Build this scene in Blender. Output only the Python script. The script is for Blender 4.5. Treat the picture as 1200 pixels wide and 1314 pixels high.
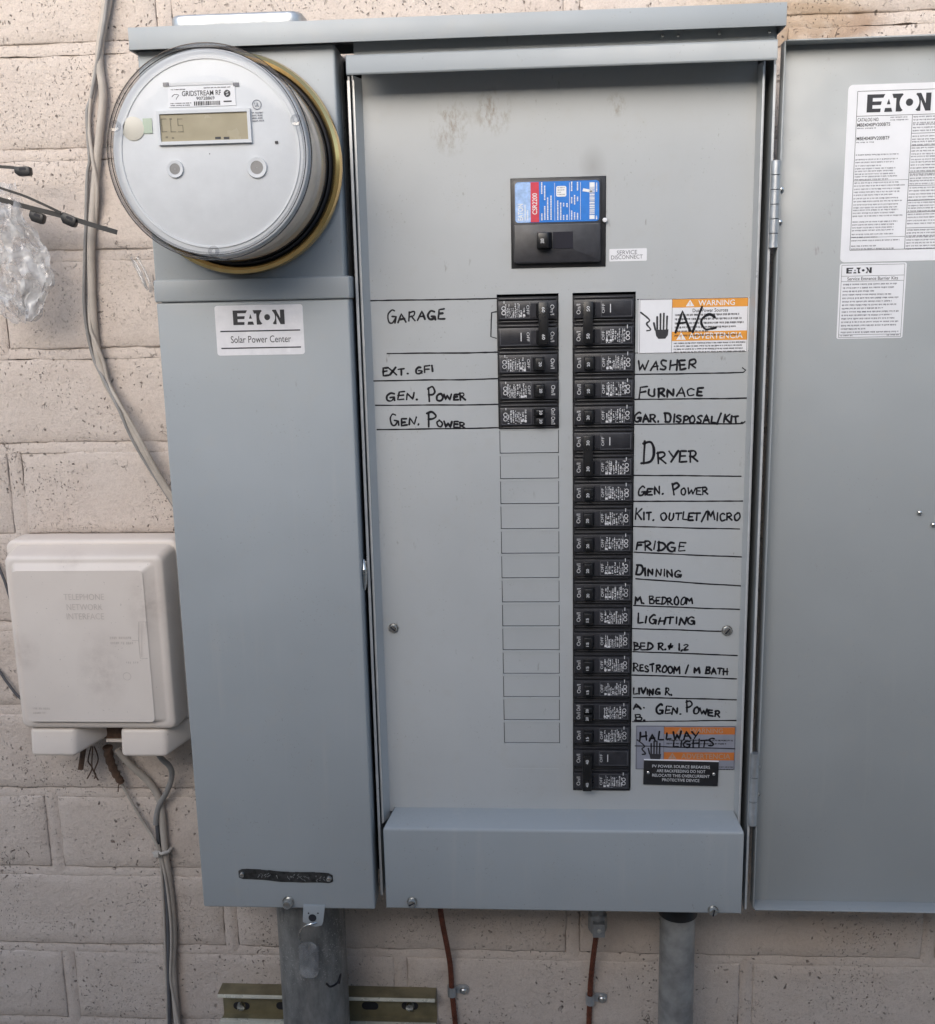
import bpy, bmesh, math, random
from mathutils import Vector, Matrix, noise

rnd = random.Random(7)
scene = bpy.context.scene
for o in list(bpy.data.objects):
    bpy.data.objects.remove(o)
COL = scene.collection
PI = math.pi

# ------------------------------------------------------------------ camera
F_PX, CX, CY = 1350.0, 600.0, 657.0            # focal length and centre, in photograph pixels (1200 wide)
YAW, PITCH, ROLL = math.radians(-3.7645), math.radians(11.561), math.radians(1.2346)
CAM = Vector((-0.02999, -1.11111, 1.74534))
FWD = Vector((math.sin(YAW)*math.cos(PITCH), math.cos(YAW)*math.cos(PITCH), -math.sin(PITCH)))
_r = FWD.cross(Vector((0, 0, 1))).normalized()
_d = FWD.cross(_r)
RIGHT = math.cos(ROLL)*_r + math.sin(ROLL)*_d
DOWN = -math.sin(ROLL)*_r + math.cos(ROLL)*_d
cam_d = bpy.data.cameras.new('camera')
cam = bpy.data.objects.new('camera', cam_d)
COL.objects.link(cam)
cam_d.sensor_fit = 'HORIZONTAL'
cam_d.sensor_width = 36.0
cam_d.lens = 36.0*F_PX/1200.0
cam_d.clip_start = 0.02
cam_d.clip_end = 500.0
m = Matrix((RIGHT, -DOWN, -FWD)).transposed().to_4x4()
m.translation = CAM
cam.matrix_world = m
scene.camera = cam

def at(px, py, Y):
    """Point of the plane y = Y seen at a pixel of the photograph (used to measure positions)."""
    d = RIGHT*((px-CX)/F_PX) + DOWN*((py-CY)/F_PX) + FWD
    return CAM + d*((Y-CAM.y)/d.y)

# ------------------------------------------------------------------ sky, sun, exposure
SUN_EL, SUN_AZ = math.radians(22), math.radians(-16)    # azimuth measured from -Y towards -X
sun_dir = Vector((math.sin(SUN_AZ)*math.cos(SUN_EL), -math.cos(SUN_AZ)*math.cos(SUN_EL), math.sin(SUN_EL)))
world = bpy.data.worlds.new('World')
scene.world = world
world.use_nodes = True
wn = world.node_tree
wn.nodes.clear()
sky = wn.nodes.new('ShaderNodeTexSky')
sky.sky_type = 'NISHITA'
sky.sun_disc = False
sky.sun_elevation = SUN_EL
sky.sun_rotation = math.atan2(sun_dir.x, sun_dir.y)
sky.dust_density = 1.5
bg = wn.nodes.new('ShaderNodeBackground')
bg.inputs['Strength'].default_value = 0.15
wo = wn.nodes.new('ShaderNodeOutputWorld')
wn.links.new(sky.outputs[0], bg.inputs[0])
wn.links.new(bg.outputs[0], wo.inputs[0])
sun_l = bpy.data.lights.new('sun', 'SUN')
sun_l.energy = 1.5
sun_l.angle = math.radians(50)
sun_l.color = (1.0, 0.965, 0.925)
sun = bpy.data.objects.new('sun', sun_l)
COL.objects.link(sun)
sun.rotation_euler = sun_dir.to_track_quat('Z', 'Y').to_euler()
sun.location = (-2, -4, 6)
scene.view_settings.view_transform = 'Standard'
scene.view_settings.look = 'None'
scene.view_settings.exposure = 0.84
scene.view_settings.gamma = 1.0
scene.cycles.max_bounces = 6
scene.cycles.diffuse_bounces = 3
scene.cycles.glossy_bounces = 3
scene.cycles.transparent_max_bounces = 16
scene.cycles.caustics_reflective = False
scene.cycles.caustics_refractive = False

# ------------------------------------------------------------------ materials
def mat(name, col, rough=0.5, metal=0.0, spec=0.5):
    M = bpy.data.materials.new(name)
    M.use_nodes = True
    b = M.node_tree.nodes['Principled BSDF']
    b.inputs['Base Color'].default_value = (*col, 1)
    b.inputs['Roughness'].default_value = rough
    b.inputs['Metallic'].default_value = metal
    b.inputs['Specular IOR Level'].default_value = spec
    return M

class NT:
    """Small helper to wire nodes."""
    def __init__(s, M):
        s.t = M.node_tree
        s.b = s.t.nodes['Principled BSDF']
    def n(s, kind, **kw):
        nd = s.t.nodes.new(kind)
        for k, v in kw.items():
            setattr(nd, k, v)
        return nd
    def l(s, a, b):
        s.t.links.new(a, b)
    def pos(s, scale=(1, 1, 1)):
        g = s.n('ShaderNodeNewGeometry')
        mp = s.n('ShaderNodeMapping')
        mp.inputs['Scale'].default_value = scale
        s.l(g.outputs['Position'], mp.inputs[0])
        return mp.outputs[0]
    def noise(s, vec, scale, detail=4, rough=0.55):
        nd = s.n('ShaderNodeTexNoise')
        nd.inputs['Scale'].default_value = scale
        nd.inputs['Detail'].default_value = detail
        nd.inputs['Roughness'].default_value = rough
        if vec is not None:
            s.l(vec, nd.inputs['Vector'])
        return nd.outputs['Fac']
    def ramp(s, fac, p0, p1, c0=0.0, c1=1.0):
        nd = s.n('ShaderNodeMapRange')
        nd.inputs['From Min'].default_value = p0
        nd.inputs['From Max'].default_value = p1
        nd.inputs['To Min'].default_value = c0
        nd.inputs['To Max'].default_value = c1
        s.l(fac, nd.inputs['Value'])
        return nd.outputs[0]
    def math(s, op, a, b=None):
        nd = s.n('ShaderNodeMath', operation=op)
        for i, v in enumerate((a, b)):
            if v is None:
                continue
            if isinstance(v, (int, float)):
                nd.inputs[i].default_value = v
            else:
                s.l(v, nd.inputs[i])
        return nd.outputs[0]
    def mix(s, fac, a, b):
        nd = s.n('ShaderNodeMix', data_type='RGBA')
        for sock, v in ((nd.inputs[0], fac), (nd.inputs[6], a), (nd.inputs[7], b)):
            if isinstance(v, tuple):
                sock.default_value = (*v, 1)
            elif isinstance(v, (int, float)):
                sock.default_value = v
            else:
                s.l(v, sock)
        return nd.outputs[2]
    def blob(s, centre, size):
        """1 at the centre of an ellipsoid, 0 outside it: a stain's place in the world."""
        g = s.n('ShaderNodeNewGeometry')
        mp = s.n('ShaderNodeMapping', vector_type='TEXTURE')
        mp.inputs['Location'].default_value = centre
        mp.inputs['Scale'].default_value = size
        s.l(g.outputs['Position'], mp.inputs[0])
        gr = s.n('ShaderNodeTexGradient', gradient_type='SPHERICAL')
        s.l(mp.outputs[0], gr.inputs[0])
        return gr.outputs['Fac']
    def bump(s, h, strength=0.3, dist=0.001, prev=None):
        nd = s.n('ShaderNodeBump')
        nd.inputs['Strength'].default_value = strength
        nd.inputs['Distance'].default_value = dist
        s.l(h, nd.inputs['Height'])
        if prev is not None:
            s.l(prev, nd.inputs['Normal'])
        return nd.outputs[0]

def grain(M, amount=0.08, scale=60, bump=0.1, bscale=900, rough_var=0.08):
    """Slight tone, gloss and relief variation so that no surface is flat."""
    t = NT(M)
    base = tuple(t.b.inputs['Base Color'].default_value)[:3]
    p = t.pos()
    nz = t.noise(p, scale, 6, 0.6)
    dark = tuple(c*(1-amount) for c in base)
    lite = tuple(min(1, c*(1+amount)) for c in base)
    t.l(t.mix(t.ramp(nz, 0.3, 0.7), dark, lite), t.b.inputs['Base Color'])
    r = t.b.inputs['Roughness'].default_value
    t.l(t.ramp(t.noise(p, scale*0.6, 5), 0.3, 0.7, max(0.02, r-rough_var), r+rough_var), t.b.inputs['Roughness'])
    if bump:
        t.l(t.bump(t.noise(p, bscale, 3), bump, 0.0006), t.b.inputs['Normal'])
    return M

def paint_material(name, col, rough):
    """Grey enamel on sheet steel: orange peel, dust, smudges and short dark scuffs."""
    M = mat(name, col, rough)
    t = NT(M)
    p = t.pos()
    big = t.noise(p, 6, 4, 0.5)
    fine = t.noise(p, 55, 6, 0.65)
    c = t.mix(t.ramp(big, 0.3, 0.7), tuple(v*0.93 for v in col), tuple(min(1, v*1.06) for v in col))
    dust = t.math('MULTIPLY', t.ramp(fine, 0.55, 0.8), 0.25)
    c = t.mix(dust, c, (0.40, 0.38, 0.34))
    # faint vertical water runs and pale dust specks
    runs = t.math('MULTIPLY', t.ramp(t.noise(t.pos((1, 1, 0.05)), 75, 3, 0.6), 0.56, 0.72), t.ramp(t.noise(p, 5, 2), 0.48, 0.62))
    c = t.mix(t.math('MULTIPLY', runs, 0.16), c, (0.52, 0.50, 0.46))
    spk = t.math('MULTIPLY', t.ramp(t.noise(p, 480, 1), 0.70, 0.74), t.ramp(t.noise(p, 22, 2), 0.5, 0.6))
    c = t.mix(t.math('MULTIPLY', spk, 0.4), c, (0.20, 0.19, 0.17))
    # scuffs
    ps = t.pos((60, 60, 22))
    sc = t.math('MULTIPLY', t.ramp(t.noise(ps, 1.4, 3, 0.8), 0.655, 0.74), t.ramp(t.noise(p, 14, 2), 0.54, 0.64))
    c = t.mix(t.math('MULTIPLY', sc, 0.55), c, (0.14, 0.12, 0.10))
    M['_c'] = 1
    t.c = c
    t.l(c, t.b.inputs['Base Color'])
    t.l(t.ramp(t.noise(p, 25, 5), 0.3, 0.7, rough-0.06, rough+0.1), t.b.inputs['Roughness'])
    peel = t.noise(p, 700, 2)
    wav = t.noise(p, 9, 2)
    t.l(t.bump(t.math('ADD', t.math('MULTIPLY', wav, 2.0), t.math('MULTIPLY', peel, 0.05)), 0.25, 0.002), t.b.inputs['Normal'])
    return M, t

STEEL, _ = paint_material('grey_enamel', (0.356, 0.383, 0.400), 0.40)
STEEL_DOOR, _ = paint_material('grey_enamel_door', (0.350, 0.368, 0.372), 0.38)
STEEL_DEAD, td = paint_material('grey_enamel_dead_front', (0.450, 0.466, 0.472), 0.36)
# rusty hand smears near the top of the dead front
p = td.pos((1, 1, 0.45))
smear = td.ramp(td.noise(p, 170, 5, 0.7), 0.47, 0.66)
zone = td.math('ADD', td.blob((-0.105, -0.085, 1.902), (0.022, 0.05, 0.030)), td.blob((-0.066, -0.085, 1.912), (0.022, 0.05, 0.024)))
zone = td.math('ADD', zone, td.blob((0.047, -0.085, 1.915), (0.012, 0.05, 0.012)))
zone = td.math('MINIMUM', td.math('MULTIPLY', zone, 1.6), 1.0)
c2 = td.mix(td.math('MULTIPLY', td.math('MULTIPLY', zone, smear), 0.7), td.c, (0.22, 0.17, 0.12))
hint = td.math('MULTIPLY', td.blob((0.026, -0.085, 1.862), (0.014, 0.05, 0.02)), 0.35)
c2 = td.mix(hint, c2, (0.16, 0.14, 0.13))
td.l(c2, td.b.inputs['Base Color'])
STEEL_EDGE = grain(mat('bright_sheet_edge', (0.62, 0.63, 0.63), 0.35, 0.3), 0.1, 80, 0)  # brighter than the enamel; also paints the lit edges of the knockouts
ZINC = grain(mat('zinc_plated_screw', (0.62, 0.62, 0.60), 0.28, 1.0), 0.15, 200, 0.1)
GALV = grain(mat('galvanised_steel', (0.52, 0.54, 0.56), 0.45, 0.8), 0.25, 45, 0.12)
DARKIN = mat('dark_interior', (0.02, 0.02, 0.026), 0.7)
BLACK = grain(mat('black_phenolic', (0.016, 0.016, 0.018), 0.45), 0.3, 90, 0.15)
BLACK2 = grain(mat('black_breaker_face', (0.028, 0.028, 0.033), 0.36), 0.3, 120, 0.15)
HANDLE = grain(mat('black_handle', (0.012, 0.012, 0.013), 0.32), 0.2, 120, 0.1)
INK = mat('marker_ink', (0.008, 0.008, 0.012), 0.35)
PRINTK = mat('black_print', (0.03, 0.03, 0.035), 0.5)
PRINTG = mat('grey_print', (0.18, 0.18, 0.20), 0.5)
PRINTW = mat('white_print', (0.66, 0.66, 0.67), 0.5)
PRINTWB = mat('white_print_clean', (0.8, 0.8, 0.8), 0.5)
PAPER = grain(mat('white_vinyl', (0.78, 0.78, 0.80), 0.42), 0.03, 50, 0.03, 500)
PAPER_SHINY = grain(mat('silver_white_vinyl', (0.79, 0.78, 0.80), 0.22), 0.05, 120, 0.2, 200)
ORANGE = grain(mat('warning_orange', (0.78, 0.33, 0.05), 0.45), 0.05, 80, 0)
ORANGE2 = grain(mat('warning_orange_dull', (0.55, 0.17, 0.04), 0.45), 0.06, 80, 0)
CLEARGREY = grain(mat('clear_grey_vinyl', (0.27, 0.28, 0.33), 0.35), 0.06, 80, 0)
BLUE = grain(mat('blue_label', (0.02, 0.19, 0.62), 0.35), 0.08, 120, 0)
PALEBLUE = grain(mat('pale_blue_label', (0.36, 0.52, 0.82), 0.35), 0.25, 220, 0)
RED = grain(mat('red_label', (0.62, 0.05, 0.08), 0.35), 0.1, 120, 0)
COPPERW = grain(mat('weathered_copper', (0.17, 0.055, 0.032), 0.5, 0.35), 0.35, 150, 0.2)
BRASS = grain(mat('gold_ring', (1.0, 0.66, 0.26), 0.18, 1.0), 0.04, 20, 0)
GREYCABLE = grain(mat('painted_cable', (0.46, 0.41, 0.36), 0.55), 0.12, 70, 0.1)
GREYCABLE2 = grain(mat('grey_cable', (0.27, 0.26, 0.25), 0.5), 0.12, 70, 0.1)
DARKCABLE = grain(mat('dark_flat_cable', (0.10, 0.10, 0.11), 0.5), 0.15, 70, 0.1)
NYLON = grain(mat('black_nylon', (0.014, 0.014, 0.015), 0.42), 0.2, 100, 0.1)
WHITENYLON = grain(mat('white_nylon', (0.55, 0.52, 0.48), 0.45), 0.1, 100, 0.1)
METERWHITE = grain(mat('meter_face', (0.70, 0.71, 0.72), 0.6, 0, 0.25), 0.04, 60, 0.05)
METERBODY = grain(mat('meter_inner_body', (0.74, 0.62, 0.50), 0.4), 0.2, 28, 0.05)
LCD = grain(mat('lcd_glass', (0.40, 0.35, 0.245), 0.25), 0.06, 60, 0)
LCDSEG = mat('lcd_segment', (0.20, 0.175, 0.12), 0.3)
RUBBER = grain(mat('dark_gasket', (0.05, 0.05, 0.055), 0.5), 0.2, 60, 0)
BROWN = grain(mat('rusty_wire', (0.12, 0.07, 0.045), 0.7), 0.4, 160, 0.3)
YZINC = grain(mat('yellow_zinc', (0.24, 0.21, 0.13), 0.42, 0.4), 0.35, 30, 0.15)
TAGGREY = grain(mat('tarnished_tag', (0.10, 0.10, 0.10), 0.35, 0.8), 0.4, 200, 0.3)

# telephone box plastic, with dirt stains
PLASTIC = mat('beige_plastic', (0.72, 0.655, 0.60), 0.45)
t = NT(PLASTIC)
p = t.pos()
c = t.mix(t.ramp(t.noise(p, 9, 4), 0.35, 0.7), (0.80, 0.72, 0.65), (0.73, 0.65, 0.585))
st = t.math('ADD', t.blob((-0.435, -0.078, 1.435), (0.030, 0.1, 0.042)), t.blob((-0.49, -0.078, 1.365), (0.03, 0.1, 0.05)))
st = t.math('ADD', st, t.blob((-0.515, -0.07, 1.482), (0.018, 0.1, 0.012)))
st = t.math('ADD', st, t.blob((-0.575, -0.078, 1.385), (0.022, 0.1, 0.024)))
c = t.mix(t.math('MULTIPLY', t.math('MULTIPLY', st, t.ramp(t.noise(p, 75, 5, 0.7), 0.30, 0.75)), 0.55), c, (0.36, 0.28, 0.24))
spk = t.ramp(t.noise(p, 320, 2), 0.72, 0.76)
c = t.mix(t.math('MULTIPLY', spk, 0.35), c, (0.18, 0.14, 0.12))
t.l(c, t.b.inputs['Base Color'])
t.l(t.bump(t.noise(p, 500, 3), 0.12, 0.0006), t.b.inputs['Normal'])

# painted slump block
def block_material(name, warm):
    M = mat(name, (0.55, 0.49, 0.44), 0.8)
    t = NT(M)
    p = t.pos()
    big = t.noise(p, 3.2, 4, 0.55)
    mid = t.noise(p, 18, 4, 0.6)
    fine = t.noise(p, 170, 4, 0.7)
    c = t.mix(t.ramp(big, 0.3, 0.7), (0.668, 0.585, 0.525), (0.645, 0.553, 0.483))
    c = t.mix(t.math('MULTIPLY', t.ramp(mid, 0.52, 0.75), 0.45), c, (0.54, 0.445, 0.39))
    c = t.mix(t.math('MULTIPLY', t.ramp(fine, 0.5, 0.72), 0.38), c, (0.45, 0.37, 0.32))
    gr = t.noise(p, 620, 3, 0.7)
    c = t.mix(t.math('MULTIPLY', t.ramp(gr, 0.42, 0.70), 0.38), c, (0.40, 0.33, 0.285))
    # bare brown mortar above the open door, and rusty drips
    bare = t.math('MULTIPLY', t.ramp(t.blob((0.205, 0, 1.997), (0.115, 0.2, 0.024)), 0.0, 0.22), t.ramp(t.noise(p, 40, 4), 0.28, 0.48))
    c = t.mix(t.math('MULTIPLY', bare, 0.85), c, (0.33, 0.215, 0.145))
    tan = t.math('MULTIPLY', t.ramp(t.blob((0.20, 0, 2.06), (0.13, 0.3, 0.14)), 0.0, 0.4), t.ramp(t.noise(p, 7, 4), 0.3, 0.6))
    c = t.mix(t.math('MULTIPLY', tan, 0.6), c, (0.52, 0.40, 0.285))
    warm_light = t.math('MULTIPLY', t.ramp(t.blob((0.20, 0, 1.06), (0.42, 0.3, 0.11)), 0.0, 0.5), t.ramp(t.noise(p, 9, 4), 0.35, 0.65))  # warm light low on the wall, put into its colour
    c = t.mix(t.math('MULTIPLY', warm_light, 0.55), c, (0.58, 0.44, 0.33))
    drip = t.ramp(t.blob((-0.47, 0, 0.95), (0.014, 0.2, 0.16)), 0.0, 0.6)
    c = t.mix(t.math('MULTIPLY', drip, 0.35), c, (0.35, 0.22, 0.13))
    # pits: small holes the paint did not fill, clustered
    pp = t.pos((1.0, 1.0, 0.8))
    warp = t.n('ShaderNodeTexNoise')
    warp.inputs['Scale'].default_value = 60
    t.l(pp, warp.inputs['Vector'])
    vm = t.n('ShaderNodeVectorMath', operation='MULTIPLY_ADD')
    t.l(warp.outputs['Color'], vm.inputs[0])
    vm.inputs[1].default_value = (0.018, 0.018, 0.018)
    t.l(pp, vm.inputs[2])
    pits = None
    for sc, th, nsc, n0, n1 in ((230, 0.27, 13, 0.455, 0.60), (105, 0.18, 9, 0.465, 0.60), (420, 0.30, 7, 0.47, 0.62)):
        v = t.n('ShaderNodeTexVoronoi')
        v.inputs['Scale'].default_value = sc
        t.l(vm.outputs[0], v.inputs['Vector'])
        hole = t.ramp(v.outputs['Distance'], th*0.6, th, 1.0, 0.0)
        sep = t.n('ShaderNodeSeparateColor')
        t.l(v.outputs['Color'], sep.inputs[0])
        hole = t.math('MULTIPLY', hole, t.ramp(sep.outputs[0], 0.50, 0.60))
        hole = t.math('MULTIPLY', hole, t.ramp(t.noise(p, nsc, 3), n0, n1))
        pits = hole if pits is None else t.math('MAXIMUM', pits, hole)
    # worm-like cracks in the paint skin
    cr = t.noise(vm.outputs[0], 85, 2, 0.5)
    cr = t.ramp(t.math('ABSOLUTE', t.math('SUBTRACT', cr, 0.5)), 0.004, 0.012, 1.0, 0.0)
    cr = t.math('MULTIPLY', cr, t.ramp(t.noise(p, 24, 2), 0.625, 0.66))
    pits = t.math('MAXIMUM', pits, cr)
    c = t.mix(t.math('MULTIPLY', pits, t.ramp(fine, 0.35, 0.65, 0.5, 0.95)), c, (0.105, 0.078, 0.060))
    t.l(c, t.b.inputs['Base Color'])
    hgt = t.math('ADD', t.math('MULTIPLY', mid, 1.7), t.math('ADD', t.math('MULTIPLY', fine, 1.1), t.math('MULTIPLY', gr, 0.35)))
    hgt = t.math('SUBTRACT', hgt, t.math('MULTIPLY', pits, 1.6))
    t.l(t.bump(hgt, 0.8, 0.0016), t.b.inputs['Normal'])
    return M
BLOCK = block_material('painted_slump_block', 0)

def glass_mat(name, tint, gloss_rough, fres, haze=0.0):
    M = bpy.data.materials.new(name)
    M.use_nodes = True
    nt = M.node_tree
    nt.nodes.clear()
    out = nt.nodes.new('ShaderNodeOutputMaterial')
    tr = nt.nodes.new('ShaderNodeBsdfTransparent')
    tr.inputs[0].default_value = (*tint, 1)
    gl = nt.nodes.new('ShaderNodeBsdfGlossy')
    gl.inputs['Roughness'].default_value = gloss_rough
    lw = nt.nodes.new('ShaderNodeLayerWeight')
    lw.inputs['Blend'].default_value = 0.5
    pw = nt.nodes.new('ShaderNodeMath')
    pw.operation = 'POWER'
    pw.inputs[1].default_value = 5.0
    nt.links.new(lw.outputs['Facing'], pw.inputs[0])
    fr = nt.nodes.new('ShaderNodeMapRange')
    fr.inputs['To Min'].default_value = ((fres-1)/(fres+1))**2
    fr.inputs['To Max'].default_value = 0.75
    nt.links.new(pw.outputs[0], fr.inputs['Value'])
    mx = nt.nodes.new('ShaderNodeMixShader')
    nt.links.new(fr.outputs[0], mx.inputs[0])
    nt.links.new(tr.outputs[0], mx.inputs[1])
    nt.links.new(gl.outputs[0], mx.inputs[2])
    last = mx.outputs[0]
    if haze:
        df = nt.nodes.new('ShaderNodeBsdfDiffuse')
        df.inputs[0].default_value = (0.7, 0.7, 0.7, 1)
        tc = nt.nodes.new('ShaderNodeNewGeometry')
        nz = nt.nodes.new('ShaderNodeTexNoise')
        nz.inputs['Scale'].default_value = 70
        nt.links.new(tc.outputs['Position'], nz.inputs['Vector'])
        mr = nt.nodes.new('ShaderNodeMapRange')
        mr.inputs['From Min'].default_value = 0.35
        mr.inputs['From Max'].default_value = 0.75
        mr.inputs['To Min'].default_value = haze*0.3
        mr.inputs['To Max'].default_value = haze*2
        nt.links.new(nz.outputs['Fac'], mr.inputs['Value'])
        m2 = nt.nodes.new('ShaderNodeMixShader')
        nt.links.new(mr.outputs[0], m2.inputs[0])
        nt.links.new(last, m2.inputs[1])
        nt.links.new(df.outputs[0], m2.inputs[2])
        last = m2.outputs[0]
    nt.links.new(last, out.inputs[0])
    return M
GLASS = glass_mat('clear_polycarbonate', (0.96, 0.965, 0.97), 0.10, 1.22)
RIMGLASS = glass_mat('clear_rim', (0.72, 0.73, 0.75), 0.08, 1.6)
RIMLINE = glass_mat('dark_rim_reflection', (0.38, 0.38, 0.39), 0.10, 1.5)  # dark tint standing in for total internal reflection
FILM = glass_mat('plastic_film', (0.96, 0.96, 0.965), 0.10, 1.7, 0.40)
CLEARTAG = glass_mat('clear_seal', (0.86, 0.87, 0.88), 0.2, 1.6, 0.16)

# ------------------------------------------------------------------ building helpers
class MB:
    """Collects vertices and faces in world coordinates."""
    def __init__(s):
        s.v, s.f = [], []
    def add(s, vs, fs):
        o = len(s.v)
        s.v += [tuple(p) for p in vs]
        s.f += [tuple(i+o for i in f) for f in fs]
        return s
    def box(s, x0, x1, y0, y1, z0, z1):
        if y0 > y1: y0, y1 = y1, y0
        if x0 > x1: x0, x1 = x1, x0
        if z0 > z1: z0, z1 = z1, z0
        return s.add([(x0, y0, z0), (x1, y0, z0), (x1, y1, z0), (x0, y1, z0), (x0, y0, z1), (x1, y0, z1), (x1, y1, z1), (x0, y1, z1)],
                     [(0, 3, 2, 1), (4, 5, 6, 7), (0, 1, 5, 4), (1, 2, 6, 5), (2, 3, 7, 6), (3, 0, 4, 7)])
    def quad(s, a, b, c, d):
        return s.add([a, b, c, d], [(0, 1, 2, 3)])
    def flat(s, x0, x1, z0, z1, Y):
        return s.add([(x0, Y, z0), (x1, Y, z0), (x1, Y, z1), (x0, Y, z1)], [(0, 1, 2, 3)])
    def poly(s, pts, Y):
        return s.add([(x, Y, z) for x, z in pts], [tuple(range(len(pts)))])
    def prism(s, pts, y0, y1):
        """Outline in x,z (counter-clockwise from the front) with depth from y0 (front) to y1 (back)."""
        n = len(pts)
        vs = [(x, y0, z) for x, z in pts] + [(x, y1, z) for x, z in pts]
        fs = [tuple(range(n)), tuple(reversed(range(n, 2*n)))]
        fs += [(i, i+n, (i+1) % n+n, (i+1) % n) for i in range(n)]
        return s.add(vs, fs)
    def tube(s, pts, r, n=10, caps=True):
        pts = [Vector(q) for q in pts]
        rings = []
        up = Vector((0, 1, 0))
        for i, q in enumerate(pts):
            d = (pts[min(i+1, len(pts)-1)] - pts[max(i-1, 0)]).normalized()
            a = d.cross(up)
            if a.length < 1e-4:
                a = d.cross(Vector((1, 0, 0)))
            a.normalize()
            b = d.cross(a)
            rr = r[i] if isinstance(r, (list, tuple)) else r
            rings.append([q + a*rr*math.cos(2*PI*k/n) + b*rr*math.sin(2*PI*k/n) for k in range(n)])
        vs = [v for R in rings for v in R]
        fs = []
        for i in range(len(rings)-1):
            for k in range(n):
                k2 = (k+1) % n
                fs.append((i*n+k, i*n+k2, (i+1)*n+k2, (i+1)*n+k))
        if caps:
            fs.append(tuple(reversed(range(n))))
            fs.append(tuple(range((len(rings)-1)*n, len(rings)*n)))
        return s.add(vs, fs)
    def lathe(s, c, prof, n=48, caps=True):
        """Profile of (radius, y) turned round an axis along y through c = (x, z)."""
        vs, fs = [], []
        for r, y in prof:
            for k in range(n):
                a = 2*PI*k/n
                vs.append((c[0]+r*math.cos(a), y, c[1]+r*math.sin(a)))
        for i in range(len(prof)-1):
            for k in range(n):
                k2 = (k+1) % n
                fs.append((i*n+k, (i+1)*n+k, (i+1)*n+k2, i*n+k2))
        if caps:
            fs.append(tuple(range(n)))
            fs.append(tuple(reversed(range((len(prof)-1)*n, len(prof)*n))))
        return s.add(vs, fs)
    def vlathe(s, c, prof, n=32, caps=True):
        """Profile of (radius, z) turned round a vertical axis through c = (x, y)."""
        vs, fs = [], []
        for r, z in prof:
            for k in range(n):
                a = 2*PI*k/n
                vs.append((c[0]+r*math.cos(a), c[1]+r*math.sin(a), z))
        for i in range(len(prof)-1):
            for k in range(n):
                k2 = (k+1) % n
                fs.append((i*n+k, i*n+k2, (i+1)*n+k2, (i+1)*n+k))
        if caps:
            fs.append(tuple(reversed(range(n))))
            fs.append(tuple(range((len(prof)-1)*n, len(prof)*n)))
        return s.add(vs, fs)

def obj(name, mb, material, parent=None, root=None, bev=0.0, segs=2, smooth=False, recalc=True, base=None):
    """One mesh object. Under a thing its vertices are stored relative to the thing's base."""
    if parent is not None:
        r = parent
        while r.parent is not None:
            r = r.parent
        L = Vector(r['_base'])
    else:
        xs = [v[0] for v in mb.v]; ys = [v[1] for v in mb.v]; zs = [v[2] for v in mb.v]
        L = Vector(base) if base else Vector(((min(xs)+max(xs))/2, (min(ys)+max(ys))/2, min(zs)))
    me = bpy.data.meshes.new(name)
    me.from_pydata([(v[0]-L.x, v[1]-L.y, v[2]-L.z) for v in mb.v], [], mb.f)
    if bev or recalc:
        b = bmesh.new()
        b.from_mesh(me)
        if bev:
            bmesh.ops.remove_doubles(b, verts=b.verts, dist=1e-6)
            es = [e for e in b.edges if len(e.link_faces) == 2 and e.calc_face_angle(0) > 0.35]
            bmesh.ops.bevel(b, geom=es, offset=bev, segments=segs, affect='EDGES', profile=0.5, clamp_overlap=True)
        if recalc:
            bmesh.ops.recalc_face_normals(b, faces=b.faces)
        b.to_mesh(me)
        b.free()
    me.validate()
    if smooth or bev:
        for q in me.polygons:
            q.use_smooth = True
        me.set_sharp_from_angle(angle=math.radians(40))
    me.materials.append(material)
    o = bpy.data.objects.new(name, me)
    COL.objects.link(o)
    if parent is not None:
        o.parent = parent
    else:
        o.location = L
        o['_base'] = tuple(L)
    return o

def thing(name, label, cat, base, group=None):
    o = bpy.data.objects.new(name, None)
    o.empty_display_size = 0.02
    COL.objects.link(o)
    o.location = base
    o['_base'] = tuple(base)
    tag(o, label, cat, group)
    return o

def tag(o, label=None, cat=None, group=None, kind=None):
    if label: o['label'] = label
    if cat: o['category'] = cat
    if group: o['group'] = group
    if kind: o['kind'] = kind
    return o

# ---- print: text outlines, ink strokes, specks of unreadable small print
_tc = {}
def text_mesh(body, bold=0.0):
    k = (body, bold)
    if k in _tc:
        return _tc[k]
    cu = bpy.data.curves.new('lettering', 'FONT')
    cu.body = body
    cu.size = 1.0
    cu.offset = bold
    cu.resolution_u = 3
    o = bpy.data.objects.new('lettering', cu)
    COL.objects.link(o)
    dg = bpy.context.evaluated_depsgraph_get()
    me = bpy.data.meshes.new_from_object(o.evaluated_get(dg))
    vs = [(v.co.x, v.co.y) for v in me.vertices]
    fs = [tuple(q.vertices) for q in me.polygons]
    bpy.data.objects.remove(o)
    bpy.data.curves.remove(cu)
    bpy.data.meshes.remove(me)
    xs = [v[0] for v in vs]; ys = [v[1] for v in vs]
    _tc[k] = (vs, fs, min(xs), max(xs), min(ys), max(ys))
    return _tc[k]

def put_text(mb, body, x0, x1, z0, z1, Y, bold=0.0, rot=0, slope=0.0):
    """Letters stretched into a rectangle; rot 90 reads upwards, -90 downwards."""
    vs, fs, a, b, c, d = text_mesh(body, bold)
    out = []
    for u, v in vs:
        u = (u-a)/(b-a); v = (v-c)/max(1e-6, d-c)
        if rot == 90: u, v = 1-v, u
        elif rot == -90: u, v = v, 1-u
        out.append((x0+u*(x1-x0), Y, z0+v*(z1-z0)+slope*u*(x1-x0)))
    mb.add(out, fs)

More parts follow.
